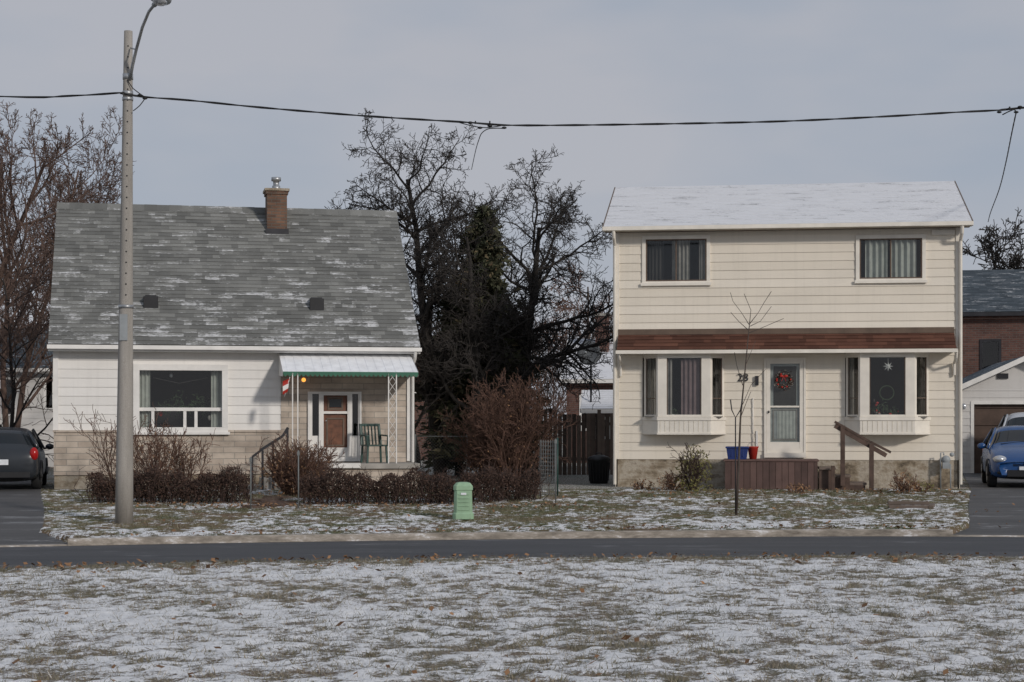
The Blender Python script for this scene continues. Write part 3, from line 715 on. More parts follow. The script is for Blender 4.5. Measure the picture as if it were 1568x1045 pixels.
a2,b2=a+.058,b-.058; mb.frame(a2,b2,z0+.056,z1-.056,.085,-.045,.0,'cream_trim'); zq=z0+.30
mb.box(a2+.085,b2-.085,-.04,-.01,z0+.141,zq,'cream_trim'); glassq(mb,a2+.085,b2-.085,zq,z1-.141,-.025)
zmid=z0+1.12; mb.box(a2+.085,b2-.085,-.035,-.01,zmid-.02,zmid+.02,'cream_trim')
mb.box(a2,b2,.015,.05,z0+.056,z1-.056,'door_pane_cloth'); 
mb.box(a2+.16,b2-.16,.002,.0145,zmid+.03,z1-.2,'interior_wall')
mb.frame(a2+.14,b2-.14,zq+.04,zmid-.06,.03,.0,.0145,'curtain_grey'); curtain(mb,a2+.24,b2-.18,zq+.08,zmid-.1,.0,'curtain_green',.08,.006)
mb.ell((a2+.05,-.07,z0+1.0),(.02,.03,.03),'dark_metal')
mb.build('front_door',HR,bevel=.003)
uw=R.u(1200,-.07); wz=R.z(583,uw); wr=empty('door_wreath',R.world(uw,-.07,wz),R.a); mb=MB()
for k in range(420):
    t=random.random()*6.283; ra=.16+random.gauss(0,.035); x=ra*math.cos(t);z=ra*math.sin(t); y=-.02-random.random()*.05; s_=.03
    p=Vector((x,y,z)); d1=Vector((random.gauss(0,1),random.gauss(0,.5),random.gauss(0,1))).normalized()*s_; d2=Vector((random.gauss(0,1),random.gauss(0,.5),random.gauss(0,1))).normalized()*s_*.4
    mb.face([p-d1,p-d2,p+d1,p+d2],'hedge_leaf' if k%4 else 'curtain_grey',r=random.random())
for k in range(8): t=random.random()*6.283; mb.ell((.16*math.cos(t),-.07,.16*math.sin(t)),(.022,.02,.022),'red_paint',8,5)
for s_ in (-1,1): mb.ell((.05*s_,-.08,.1),(.05,.02,.03),'red_paint',8,5); mb.beam((0,-.08,.1),(.05*s_,-.08,-.02),.03,.01,'red_paint')
mb.build('greenery',wr)
cu=bpy.data.curves.new('house_number','FONT'); cu.body='28'; cu.size=.26; cu.extrude=.008; cu.materials.append(M['dark_metal'])
to=bpy.data.objects.new('house_number',cu); scene.collection.objects.link(to); to.parent=HR; uu=R.u(1129); to.location=(uu,-.035,R.z(584,uu)); to.rotation_euler=(math.pi/2,0,0)
mb=MB(); uu=R.u(1159); mb.box(uu-.02,uu+.02,-.04,-.017,R.z(684,uu),R.z(660,uu),'white_paint'); mb.box(uu-.04,uu+.04,-.08,-.017,R.z(590,uu),R.z(576,uu),'dark_metal')
mb.tube([(R.u(1153),-.04,R.z(610,uu)),(R.u(1153),-.04,R.z(684,uu))],.012,6,'white_paint'); mb.build('wall_fittings',HR)
dk=-1.15; k0,k1=R.u(1110,dk),R.u(1252,dk); dz=R.z(704,k0,dk)
dkE=empty('wooden_entry_deck',(R.o[0],R.o[1],0),R.a); mb=MB()
x=k0
while x<k1-.02:
    mb.box(x,min(x+.135,k1),dk,dk+.03,R.z(752,x,dk)-.15,dz-.045,'deck_wood'); x+=.142
mb.box(k0-.03,k1+.03,dk-.02,-.03,dz-.04,dz,'deck_wood'); mb.box(k0,k0+.03,dk+.031,-.03,-.1,dz-.041,'deck_wood'); mb.box(k1-.03,k1,dk+.031,-.03,-.1,dz-.041,'deck_wood')
st=.34
for k in range(3):
    zz=dz-.17*(k+1); a=k1+.032+st*k
    mb.box(a,a+st+.03,dk-.05+.02*k,dk+.95,zz-.05,zz,'weathered_wood',r=.7); mb.box(a+.03,a+.05,dk+.01,dk+.9,-.1,zz-.051,'deck_wood')
    mb.box(a,a+st,dk-.02,dk+.0,-.1,zz-.052,'rail_wood')
mb.build('deck_and_steps',dkE,bevel=.004)
mb=MB(); 
ra,rb=R.u(1278,dk),R.u(1334,dk); rc=R.u(1364,dk)
mb.beam((ra-.0,dk-.03,R.z(646,ra,dk)),(rb,dk-.03,R.z(678,rb,dk)),.09,.055,'rail_wood'); mb.beam((rb-.02,dk-.03,R.z(677,rb,dk)),(rc,dk-.03,R.z(693,rc,dk)),.09,.055,'rail_wood')
mb.beam((ra,dk-.05,R.z(652,ra,dk)),(rc-.1,dk-.05,R.z(698,rc,dk)),.03,.10,'rail_wood')
for px,t_,b_ in ((1290,652,736),(1334,680,742)):
    uu=R.u(px,dk); mb.box(uu-.05,uu+.05,dk-.14,dk-.066,R.z(b_+8,uu,dk),R.z(t_,uu,dk),'rail_wood')
uu=R.u(1275,dk); mb.box(uu-.04,uu+.04,dk-.22,dk-.145,-.1,.55,'rail_wood')
mb.build('handrail',dkE,bevel=.004)
def tubbox(name,loc,rz,w,d,h,m_,rim):
    e=empty(name,loc,rz); mb=MB(); t=.84
    mb.idx([(-w*t/2,-d*t/2,0),(w*t/2,-d*t/2,0),(w*t/2,d*t/2,0),(-w*t/2,d*t/2,0),(-w/2,-d/2,h),(w/2,-d/2,h),(w/2,d/2,h),(-w/2,d/2,h)],[(0,3,2,1),(0,1,5,4),(1,2,6,5),(2,3,7,6),(3,0,4,7)],m_)
    mb.face([(-w*t/2,-d*t/2,.02),(w*t/2,-d*t/2,.02),(w*t/2,d*t/2,.02),(-w*t/2,d*t/2,.02)],m_)
    for y in (-d/2-.015,d/2-.005): mb.box(-w/2-.015,w/2+.015,y,y+.02,h-.03,h+.01,rim)
    for x_ in (-w/2-.015,w/2-.005): mb.box(x_,x_+.02,-d/2+.006,d/2-.006,h-.03,h+.01,rim)
    for k in (-.25,0,.25): mb.box(w*k-.012,w*k+.012,-d/2+.005,-d/2+.03,.06,h-.05,rim)
    mb.build('tub',e,bevel=.006); return e
ub=R.u(1129,-.8); tubbox('recycling_bin',R.world(ub,-.8,dz),R.a,.5,.4,.28,'blue_plastic','blue_plastic')
ub=R.u(1153,-.7); e=empty('red_bucket',R.world(ub,-.7,dz),R.a); mb=MB(); mb.lathe((0,0,0),[(0,0),(0,.08),(.26,.12),(.27,.13),(.29,.13),(.29,.115),(.02,.075),(.02,0)],'z','red_paint',18); mb.tube([(.12*math.cos(t),-.02,.28+.12*math.sin(t)) for t in np.linspace(0,math.pi,9)],.005,5,'galv_metal'); mb.build('pail',e)
ug=R.u(1447); e=empty('gas_meter',R.world(ug,-.22,0),R.a); mb=MB(); zg=R.z(704,ug)
mb.ell((0,0,zg),(.10,.08,.10),'gas_grey'); mb.box(-.08,.08,-.07,.07,zg-.2,zg-.06,'gas_grey'); mb.tube([(-.12,0,-.1),(-.12,0,zg+.16),(-.05,0,zg+.16),(-.05,0,zg+.1)],.016,6,'gas_grey'); mb.tube([(.1,0,-.1),(.1,0,zg-.1),(.05,0,zg-.1)],.016,6,'gas_grey'); mb.lathe((.13,0,zg+.12),[(-.02,.0),(-.02,.05),(.02,.05),(.02,0)],'y','gas_grey',14)
mb.build('meter_body',e)

# ------------------------------------------------------------------ vegetation
def branch(mb,rg,p,d,Ln,r,lvl,c):
    n=max(3 if lvl<4 else 2,min(12,int(Ln/c['step'][lvl]))); pts=[p.copy()];rad=[r]; dirs=[d.copy()]
    tip=.25 if lvl<c['max'] else .35
    for i in range(n):
        d=(d+Vector((rg.gauss(0,1),rg.gauss(0,1),rg.gauss(0,1)))*c['wig'][lvl]+Vector((0,0,c['up'][lvl]))).normalized()
        p=p+d*(Ln/n); pts.append(p.copy()); rad.append(max(c['rmin'],r*(1-(1-tip)*(i+1)/n))); dirs.append(d.copy())
    mb.tube(pts,rad,[8,6,4,3,3][lvl],c['mat'][0] if lvl<2 else c['mat'][1],r=rg.random(),cap=False)
    if lvl<c['max']:
        k=c['n'][lvl]; k=max(2,int(k*rg.uniform(.8,1.2)))
        for j in range(k):
            t=c['t0'][lvl]+(1-c['t0'][lvl])*(j+rg.random())/k; f=t*n; i=min(n-1,int(f)); q=pts[i].lerp(pts[i+1],f-i); dd=dirs[i+1]
            az=rg.random()*6.283; o=dd.orthogonal().normalized(); o2=dd.cross(o); ang=math.radians(rg.uniform(*c['ang'][lvl]))
            nd=(dd*math.cos(ang)+(o*math.cos(az)+o2*math.sin(az))*math.sin(ang)).normalized()
            branch(mb,rg,q,nd,Ln*c['ratio'][lvl]*(1.15-c['tap'][lvl]*t)*rg.uniform(.7,1.2),max(c['rmin'],(rad[i]*.58)),lvl+1,c)
BASE=dict(step=[.6,.35,.22,.15,.12],wig=[.08,.16,.22,.25,.3],up=[.05,.06,.03,.03,.02],n=[11,8,7,5,4],t0=[.25,.25,.2,.15,.1],
     ang=[(35,70),(30,65),(30,70),(30,70),(30,70)],ratio=[.5,.5,.5,.55,.5],tap=[.6,.6,.6,.6,.5],rmin=.007,max=3,mat=['bark_dark','bark_dark'])
def tree(name,x,y,h,r,seed,lean=(0,0),**kw):
    c=dict(BASE);c.update(kw); rg=random.Random(seed); mb=MB()
    trunks=c.get('trunks',1)
    for k in range(trunks):
        sp=c.get('spread',.22)
        d=Vector((lean[0]+(rg.gauss(0,sp) if trunks>1 else 0),lean[1]+(rg.gauss(0,sp) if trunks>1 else 0),1)).normalized()
        branch(mb,rg,Vector((x+(rg.gauss(0,.2) if trunks>1 else 0),y+(rg.gauss(0,.15) if trunks>1 else 0),-.2)),d,h*(rg.uniform(.75,1) if trunks>1 else 1),r,0,c)
    e=empty(name); o=mb.build('trunk_and_branches',e); return e
DENSE=dict(max=4,wig=[.08,.2,.3,.33,.3],ang=[(40,80),(35,75),(35,80),(35,80),(30,80)])
tree('bare_tree',SX(676,47),47,8.6,.19,11,lean=(-.01,0),n=[22,11,9,5,3],ratio=[.43,.5,.5,.5,.5],t0=[.20,.15,.1,.1,.1],**DENSE)
tree('bare_tree',SX(745,48.5),48.5,7.4,.21,23,lean=(.20,0),n=[20,11,9,5,3],ratio=[.52,.5,.5,.5,.5],t0=[.25,.15,.1,.1,.1],**DENSE)
tree('bare_tree',SX(740,45.3),45.3,6.6,.14,29,lean=(.10,0),n=[17,10,7,5,3],ratio=[.46,.5,.5,.5,.5],t0=[.2,.15,.1,.1,.1],**DENSE)
def conifer(name,x,y,zb,h,rad,N,seed,pw=.75):
    rg=np.random.RandomState(seed); e=empty(name,(x,y,0)); mb=MB(); mb.tube([(0,0,-.2),(0,0,zb+h*.95)],[.14,.02],7,'bark_dark'); 
    for k in range(130):
        t=rg.rand(); a=rg.rand()*6.283; rr_=rad*(1-t)**pw*rg.uniform(.8,1.45); z=zb+h*t; mb.tube([(0,0,z+.1),(rr_*.6*math.cos(a),rr_*.6*math.sin(a),z),(rr_*math.cos(a),rr_*math.sin(a),z+.15)],[.02,.012,.006],3,'bark_dark')
    mb.build('trunk',e)
    nb=int(N/75); tb=rg.rand(nb)**.9; ab=rg.rand(nb)*6.283; rb=rad*(np.clip(1-tb,0,1)**pw)*(.30+.95*rg.rand(nb)); rb=rb*(.65+.75*fbm(ab*.8+3,tb*5,1.0,2))
    bi=rg.randint(0,nb,N); q=rg.rand(N)**.7; 
    a=ab[bi]+rg.randn(N)*.20/np.maximum(.3,rb[bi]); rr_=rb[bi]*q+rg.randn(N)*.05; t=tb[bi]
    x_=rr_*np.cos(a);y_=rr_*np.sin(a);z_=zb+h*t-.22*q+.14*q*q+rg.randn(N)*.11
    s=.05+.08*rg.rand(N); d1=np.stack([np.cos(a)+rg.randn(N)*.6,np.sin(a)+rg.randn(N)*.6,-.15+rg.randn(N)*.6],-1)*s[:,None]; d2=rg.randn(N,3)*s[:,None]*.26; p=np.stack([x_,y_,z_],-1)
    V=np.stack([p-d1*.5,p+d2,p+d1,p-d2],1).reshape(-1,3); rbv=rg.rand(nb)
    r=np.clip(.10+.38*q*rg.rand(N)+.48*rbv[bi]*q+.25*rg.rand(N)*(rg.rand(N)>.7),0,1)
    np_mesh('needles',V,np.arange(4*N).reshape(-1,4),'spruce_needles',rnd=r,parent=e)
conifer('spruce_tree',SX(740,46.8),46.8,.6,6.65,1.35,30000,4,.42)
conifer('spruce_tree',SX(703,48),48,.3,5.0,1.1,15000,9,.4)
conifer('spruce_tree',SX(785,48),48,.3,4.2,1.0,12000,10,.45)
LT=dict(mat=['bark_left','bark_left'],wig=[.06,.10,.14,.18,.2],up=[.04,.10,.10,.08,.04],rmin=.008,max=4,ang=[(30,60),(25,55),(25,60),(25,60),(25,60)])
tree('bare_tree',SX(-60,48),48,12.0,.17,31,lean=(.03,0),trunks=2,spread=.1,n=[16,9,6,5,3],ratio=[.42,.5,.5,.55,.5],t0=[.18,.2,.15,.1,.1],**LT)
tree('bare_tree',SX(30,54),54,10.4,.11,37,lean=(.03,0),trunks=2,spread=.12,n=[16,8,6,5,3],ratio=[.40,.5,.5,.55,.5],t0=[.2,.2,.15,.1,.1],**LT)
tree('bare_tree',SX(125,60),60,9.0,.11,41,n=[16,9,7,5,3],ratio=[.45,.5,.5,.55,.5],trunks=2,spread=.2,**LT)
tree('bare_tree',SX(5,44),44,5.4,.07,43,n=[14,9,7,5,4],ratio=[.5,.5,.5,.55,.5],t0=[.1,.2,.15,.1,.1],mat=['bark_dark','bark_left'])
tree('bare_tree',SX(1515,70),70,8.9,.16,51,n=[20,10,8,6,4],ratio=[.32,.5,.5,.55,.5],t0=[.5,.2,.15,.1,.1],rmin=.016,wig=[.06,.2,.3,.3,.3])
tree('bare_tree',SX(1580,72),72,8.6,.16,53,n=[18,10,8,6,4],ratio=[.34,.5,.5,.55,.5],t0=[.4,.2,.15,.1,.1],rmin=.016)
tree('bare_tree',SX(885,66),66,6.9,.12,57,n=[18,10,8,6,4],ratio=[.38,.5,.5,.55,.5],t0=[.2,.2,.15,.1,.1],rmin=.013,mat=['bark_twig','bark_red'])
tree('bare_tree',SX(640,56),56,6.6,.12,58,n=[16,9,8,6,4],ratio=[.38,.5,.5,.55,.5],t0=[.2,.2,.15,.1,.1],rmin=.012)
def gz(x,y): return float(base_z(np.array(x),np.array(y)))
sx,sy=SX(1127,32.2),32.2
mb=MB(); z0=gz(sx,sy); P=lambda px,py:(SX(px,32.2),32.2+.1*math.sin(px),SZ(py,32.2))
mb.tube([(sx,sy,z0-.05),P(1130,720),P(1134,640),P(1141,560),P(1147,500)],[.028,.024,.018,.012,.009],6,'bark_twig')
for path in ([(1147,500),(1150,475),(1144,460),(1140,450)],[(1147,497),(1160,480),(1170,465),(1180,447)],[(1148,500),(1165,492),(1180,470)],[(1147,498),(1135,480),(1122,462),(1119,448)],[(1146,505),(1132,492),(1120,478)],
   [(1141,560),(1150,540),(1158,522)],[(1138,590),(1128,560),(1124,540)],[(1147,510),(1165,503),(1200,488)],[(1136,620),(1150,590),(1172,566)],[(1134,640),(1143,615),(1150,600)]):
    mb.tube([P(*q) for q in path],[.008]+[.005]*(len(path)-1),4,'bark_twig')
e=empty('sapling_tree'); mb.build('trunk_and_branches',e)
mb=MB(); mb.tube([P(1127,785),P(1127,640)],.012,5,'dark_metal'); mb.tube([P(1119,612),P(1121,628),P(1127,640),P(1134,628),P(1136,612)],.012,5,'dark_metal'); mb.build('tree_stake')
def shrub(name,x,y,h,spread,seed,mat='bark_red',stems=16,leaf=None,nl=0,lv=2,zb=None,rmin=.005,leafs=.03):
    rg=random.Random(seed); mb=MB(); z=gz(x,y) if zb is None else zb
    c=dict(BASE); c.update(step=[.18,.12,.08,.06,.05],wig=[.10,.16,.2,.2,.2],up=[.03,.06,.04,.02,.02],n=[7,5,4,3,2],t0=[.15,.15,.1,.1,.1],ratio=[.42,.5,.5,.5,.5],ang=[(20,50)]*5,rmin=rmin,max=lv,mat=[mat,mat],tap=[.5]*5)
    for k in range(stems):
        a=rg.random()*6.283; s=spread*rg.random()**.6; d=Vector((math.cos(a)*s/h,math.sin(a)*s/h,1)).normalized()
        branch(mb,rg,Vector((x+.25*s*math.cos(a),y+.25*s*math.sin(a),z-.05)),d,h*rg.uniform(.7,1.05),.014,0,c)
    if leaf:
        for k in range(nl):
            a=rg.random()*6.283; s=spread*rg.random()**.5; zz=z+h*rg.random()*(1.05-.5*(s/spread)**2); p=Vector((x+s*math.cos(a),y+s*math.sin(a),zz))
            d1=Vector((rg.gauss(0,1),rg.gauss(0,1),rg.gauss(0,1))).normalized()*leafs*rg.uniform(.6,1.3); d2=d1.orthogonal().normalized()*leafs*.5
            mb.face([p-d1,p-d2,p+d1,p+d2],leaf,r=rg.random())
    e=empty(name); mb.build('stems_and_leaves',e)
shrub('bare_shrub',SX(240,36.8),36.8,1.5,.85,61,'bark_red',20,'dry_leaf',160)
shrub('bare_shrub',SX(285,37),37,1.25,.5,62,'bark_red',13,'dry_leaf',90)
shrub('bare_shrub',SX(178,37),37,1.75,.35,63,'bark_red',6)
shrub('round_shrub',SX(455,36.8),36.8,1.15,.85,64,'bark_red',70,'dry_leaf',600)
shrub('red_twig_bush',SX(785,41.5),41.5,2.35,1.05,65,'bark_bush',56,'dry_leaf',300,lv=3)
shrub('red_twig_bush',SX(745,42.5),42.5,1.9,.7,67,'bark_bush',30,'dry_leaf',150,lv=2)
shrub('garden_shrub',SX(1062,38.3),38.3,1.0,.42,66,'hedge_twig',10,'shrub_leaf',520,leafs=.04)
shrub('garden_shrub',SX(1028,38.5),38.5,.45,.35,68,'bark_red',9,'dry_leaf',260)
shrub('garden_shrub',SX(985,39),39,.25,.3,71,'bark_red',6,'dry_leaf',120)
shrub('garden_shrub',SX(1385,37.6),37.6,.45,.35,69,'bark_red',9,'dry_leaf',260)
shrub('garden_shrub',SX(1410,38),38,.28,.3,72,'bark_red',6,'shrub_leaf',120)
shrub('garden_shrub',SX(1222,37.6),37.6,.25,.3,70,'bark_red',6,'dry_leaf',120)
def hedge(name,pts,w,h,seed,N):
    rg=random.Random(seed); mb=MB()
    Ls=[(Vector(b)-Vector(a)).length for a,b in zip(pts[:-1],pts[1:])]; T=sum(Ls)
    def at(t):
        t*=T
        for (a,b),l in zip(zip(pts[:-1],pts[1:]),Ls):
            if t<=l: return Vector(a).lerp(Vector(b),t/l)
            t-=l
        return Vector(pts[-1])
    top=lambda t:h*(.86+.12*math.sin(t*T*4+seed)+.10*math.sin(t*T*11.7))
    for k in range(int(T*90)):
        t=rg.random(); p=at(t); z=gz(p.x,p.y); o=Vector((rg.uniform(-.1,.1),rg.uniform(-w,w)*.35,0)); q=p+o; hh=top(t)*rg.uniform(.7,1.2)
        pp=[Vector((q.x,q.y,z-.03))]
        for i in range(4): pp.append(pp[-1]+Vector((rg.gauss(0,.05),rg.gauss(0,.05),hh/4)))
        mb.tube(pp,[.010,.008,.007,.006,.004],3,'hedge_twig',r=rg.random())
        for i in range(4):
            s=pp[rg.randrange(1,5)]; e=s+Vector((rg.gauss(0,.09),rg.gauss(0,.09),rg.uniform(.02,.14))); mb.tube([s,e],[.005,.003],3,'hedge_twig',r=rg.random())
    for k in range(N):
        t=rg.random(); p=at(t); hh=top(t); f=rg.random()**.7; p=p+Vector((rg.uniform(-.05,.05),rg.uniform(-w,w)*.5,gz(p.x,p.y)+.08+f*(hh-.08)))
        d1=Vector((rg.gauss(0,1),rg.gauss(0,1),rg.gauss(0,1))).normalized()*rg.uniform(.015,.035); d2=d1.orthogonal().normalized()*.014
        mb.face([p-d1,p-d2,p+d1,p+d2],'hedge_leaf',r=rg.random()**1.5)
    e=empty(name); mb.build('twigs_and_leaves',e)
hedge('hedge',[(SX(138,34.6),34.6,0),(SX(382,34.9),34.9,0)],.8,.68,3,8500)
hedge('hedge',[(SX(462,34.6),34.6,0),(SX(700,34.8),34.8,0),(SX(825,36),36,0)],.8,.68,5,12500)

# ------------------------------------------------------------------ fences, background
mb=MB(); e=empty('wooden_fence'); D=49; x=SX(796,D)
while x<SX(940,D):
    z1=1.68+random.random()*.08+(.15 if x<SX(850,D) else 0); mb.box(x,x+.12,D,D+.02,-.05,z1,'weathered_wood'); x+=.135
for z in (.4,1.4): mb.box(SX(796,D),SX(940,D),D+.021,D+.07,z,z+.09,'weathered_wood')
for x in np.arange(SX(796,D),SX(940,D),2.2): mb.box(x,x+.1,D-.1,D-.001,-.1,1.85,'weathered_wood')
mb.build('boards',e)
def chain(name,a,b,h,cell=.085):
    e=empty(name); mb=MB(); a=Vector(a);b=Vector(b);Ln=(b-a).length;d=(b-a)/Ln
    n=int(Ln/2)+1
    for k in range(n+1): p=a+d*Ln*k/n; mb.tube([p,p+Vector((0,0,h+.05))],.022,7,'mesh_wire')
    mb.tube([a+Vector((0,0,h)),b+Vector((0,0,h))],.015,6,'mesh_wire')
    for s_ in (1,-1):
        t=-h
        while t<Ln:
            t0,t1=t,t+h; z0,z1=(0,h) if s_>0 else (h,0)
            if t0<0: z0=z0+(z1-z0)*(-t0/h); t0=0
            if t1>Ln: z1=z0+(z1-z0)*((Ln-t0)/(t1-t0)); t1=Ln
            if t1>t0: mb.tube([a+d*t0+Vector((0,0,z0+.03)),a+d*t1+Vector((0,0,z1+.03))],.0016,3,'mesh_wire',cap=False)
            t+=cell
    mb.build('posts_and_mesh',e)
chain('chain_link_fence',(SX(636,43.5),43.5,0),(SX(715,43),43,0),1.15)
e=empty('wire_mesh_roll',(SX(838,36.8),36.8,gz(1,36.8))); mb=MB()
for k in range(14): z=.05+k*.085; mb.tube([(.17*math.cos(t),.17*math.sin(t),z) for t in np.linspace(0,2*math.pi,17)],.004,3,'mesh_wire',cap=False)
for k in range(20): t=k*math.pi/10; mb.tube([(.17*math.cos(t),.17*math.sin(t),0),(.17*math.cos(t)+.02,.17*math.sin(t),1.2)],.004,3,'mesh_wire',cap=False)
mb.tube([(.22,0,-.05),(.22,0,1.25)],.02,6,'chair_green'); mb.build('mesh',e)
for px,D,y0 in ((384,33.4,700),(457,33.4,690),(851,34.5,672)):
    x=SX(px,D); mb=MB(); z=gz(x,D); mb.tube([(x,D,z-.05),(x,D,SZ(y0,D))],.014,6,'mesh_wire'); mb.box(x-.025,x+.025,D-.02,D-.016,SZ(y0,D)-.10,SZ(y0,D)-.02,'mesh_wire'); mb.build('garden_stake')
e=empty('garbage_can',(SX(917,42.5),42.5,0)); mb=MB(); mb.lathe((0,0,0),[(0,0),(0,.22),(.55,.27),(.57,.29),(.61,.29),(.65,.25),(.70,.12),(.71,.0)],'z','black_plastic',20); mb.tube([(-.08,0,.70),(-.06,0,.75),(.06,0,.75),(.08,0,.70)],.012,5,'black_plastic')
for k in range(20): t=k*math.pi/10; mb.tube([(.235*math.cos(t),.235*math.sin(t),.05),(.273*math.cos(t),.273*math.sin(t),.52)],.008,3,'black_plastic')
mb.build('can_and_lid',e)

def simple_house(name,x,y,deg,w,d,h,rise,wm,rm,tm,wins=(),gable=False,rmat='interior'):
    e=empty(name,(x,y,0),math.radians(deg)); mb=MB(); ops=[(a,b,c,dd) for a,b,c,dd in wins]
    dep=.014 if 'siding' in wm else 0
    wall(mb,0,w,-.2,h,ops,0,wm,.2 if dep else 99,dep)
    mb.box(-.01,0,0,d,-.2,h,wm);mb.box(w,w+.01,0,d,-.2,h,wm);mb.box(0,w,d-.01,d,-.2,h,wm); mb.build('walls',e)
    mb=MB()
    if gable:
        m_=w/2; wall_=[(0,0,h),(w,0,h),(m_,0,h+rise)]; mb.face(wall_,wm); mb.face([(0,d,h),(w,d,h),(m_,d,h+rise)],wm)
        for s_,a in ((1,-.2),(-1,w+.2)):
            zz=h-rise*.2/m_
            mb.face([(a,-.25,zz+.05),(m_,-.25,h+rise+.05),(m_,d+.2,h+rise+.05),(a,d+.2,zz+.05)],rm,uv=[(0,0),(0,m_),(d,m_),(d,0)])
            mb.beam((a,-.26,zz-.02),(m_,-.26,h+rise-.02),.03,.14,tm)
    else:
        roof(mb,-.2,w+.2,-.3,h,d/2,h+rise,rm,seed=int(w*7)); roof(mb,-.2,w+.2,d+.3,h,d/2,h+rise,rm,seed=int(w*9))
        mb.box(-.2,w+.2,-.36,-.305,h-.14,h-.01,tm)
        for uu in (0,w): mb.face([(uu,0,h),(uu,d,h),(uu,d/2,h+rise-.1)],wm)
        for uu in (-.22,w+.22): mb.beam((uu,-.3,h-.06),(uu,d/2,h+rise-.06),.03,.14,tm)
    mb.build('roof',e); mb=MB()
    for a,b,c,dd in wins:
        mb.frame(a-.05,b+.05,c-.05,dd+.05,.09,-.03,.05,tm)
        if rmat=='interior': glassq(mb,a,b,c,dd,.03); room(mb,a,b,c,dd,.06,.6)
        else:
            k=c
            while k<dd: mb.box(a,b,.10,.13,k,min(k+.5,dd)-.02,rmat); k+=.5
            mb.box(a,b,.14,.15,c,dd,rmat)
    if wins: mb.build('windows' if rmat=='interior' else 'garage_door',e)
    return e
simple_house('grey_neighbour_house',SX(-160,56),56,8,5.35,7,3.25,1.5,'siding_grey','shingle_far','white_paint',[(3.3,3.8,1.7,2.9),(4.72,5.0,1.9,3.0)])
h=simple_house('brick_neighbour_house',SX(868,62),62,-6,6,7,3.0,1.6,'red_brick','shingle_snowy','white_paint',[(.5,1.2,1.2,2.4)])
mb=MB(); mb.box(.9,1.4,2.2,2.8,4.0,5.4,'red_brick'); mb.box(.85,1.45,2.15,2.85,5.4,5.5,'concrete'); mb.build('chimney',h)
h=simple_house('brick_neighbour_house',SX(1432,58),58,-10,10,8,5.15,1.75,'red_brick','shingle_far','dark_metal',[(1.5,2.1,2.9,4.2),(4,4.9,2.9,4.2)])
simple_house('red_roof_house',SX(560,66),66,4,6,7,2.7,2.1,'red_brick','shingle_brown','white_paint',[(3.3,4.2,1,2.2)])
g=simple_house('white_garage',SX(1462,50),50,-9,3.9,7,2.45,.9,'siding_grey','shingle_far','white_paint',[(.5,3.4,-.1,2.05)],gable=True,rmat='garage_brown')
mb=MB(); mb.ell((.25,-.1,1.95),(.07,.07,.09),'headlamp'); mb.box(1.2,1.5,-.05,-.017,2.75,2.9,'dark_metal'); mb.build('wall_lamp',g)
simple_house('garden_shed',SX(900,54),54,-5,1.2,2,1.9,.6,'red_brick','shingle_snowy','white_paint',[(.3,.7,1,1.6)])
D=54; e=empty('satellite_dish',(SX(903,D),D,SZ(541,D)),-.3); mb=MB()
prof=[(-.02,0.0),(-.03,.12),(-.06,.24),(-.12,.38),(-.11,.385),(-.04,.24),(-.0,.12),(.01,0)]
mb.lathe((0,0,0),prof,'y','dish',24); mb.tube([(0,-.05,-.36),(0,-.42,-.2),(0,-.5,-.02)],.012,5,'gas_grey'); mb.ell((0,-.5,0),(.04,.06,.04),'gas_grey'); mb.tube([(0,.05,0),(0,.15,-.1),(0,.15,-SZ(541,D))],.03,6,'dark_metal')
mb.build('dish_and_mast',e)
rg=np.random.RandomState(8)
N=30000; xx=(rg.rand(N)*2-1)*50; yy=105+rg.rand(N)*30; top=5.2+4.0*fbm(xx,yy*.2,.16,3)+2.2*(fbm(xx+9,yy*.2,.8,2)-.5); zz=top*rg.rand(N)**.75
ln=.35+.8*rg.rand(N); d=np.stack([rg.randn(N)*.55,rg.randn(N)*.3,.6+rg.rand(N)],-1)*ln[:,None]; w=.025+.03*rg.rand(N); p=np.stack([xx,yy,zz],-1); wv=np.stack([w,0*w,0*w],-1)
Vv=np.stack([p-wv,p+wv,p+d],1).reshape(-1,3); np_mesh('distant_trees',Vv,np.arange(3*N).reshape(-1,3),'skyline_twig',rnd=rg.rand(N))

# ------------------------------------------------------------------ street furniture
D=30.; e=empty('street_lamp'); px0=SX(190,D); zb=gz(px0,D); zt_=SZ(48,D); pxt=SX(196.5,D)
mb=MB(); mb.tube([(px0+(pxt-px0)*t,D,zb-.1+(zt_-zb+.1)*t) for t in np.linspace(0,1,9)],[.158-.085*t for t in np.linspace(0,1,9)],20,'pole_concrete')
P3=lambda t:(px0+(pxt-px0)*t,D,zb+(zt_-zb)*t)
for k in range(26):
    t=.42+.57*k/26; q=P3(t); r=.158-.085*t; mb.tube([(q[0]+.2*r,q[1]-r*.9,q[2]),(q[0]+.2*r,q[1]-r*1.04,q[2])],.014,6,'dark_metal')
for py,hh in ((118,.05),(143,.03),(152,.03),(470,.03)):
    t=(SZ(py,D)-zb)/(zt_-zb); q=P3(t); r=.160-.085*t; mb.lathe((q[0],q[1],q[2]),[(-hh,r),(-hh,r+.008),(hh,r+.008),(hh,r)],'z','galv_metal',18)
mb.box(SX(186,D)-.0,SX(198,D),D-.145,D-.135,SZ(522,D),SZ(482,D),'gas_grey')
mb.build('pole',e)
mb=MB(); Q=lambda px,py,dd:(SX(px,dd),dd,SZ(py,dd))
mb.tube([Q(199,122,29.93),Q(203,100,29.8),Q(209,75,29.6),Q(218,42,29.2),Q(228,18,28.8),Q(236,8,28.5)],[.03,.03,.028,.028,.026,.025],8,'galv_metal')
mb.tube([Q(200,74,29.9),Q(209,76,29.6)],.015,6,'galv_metal')
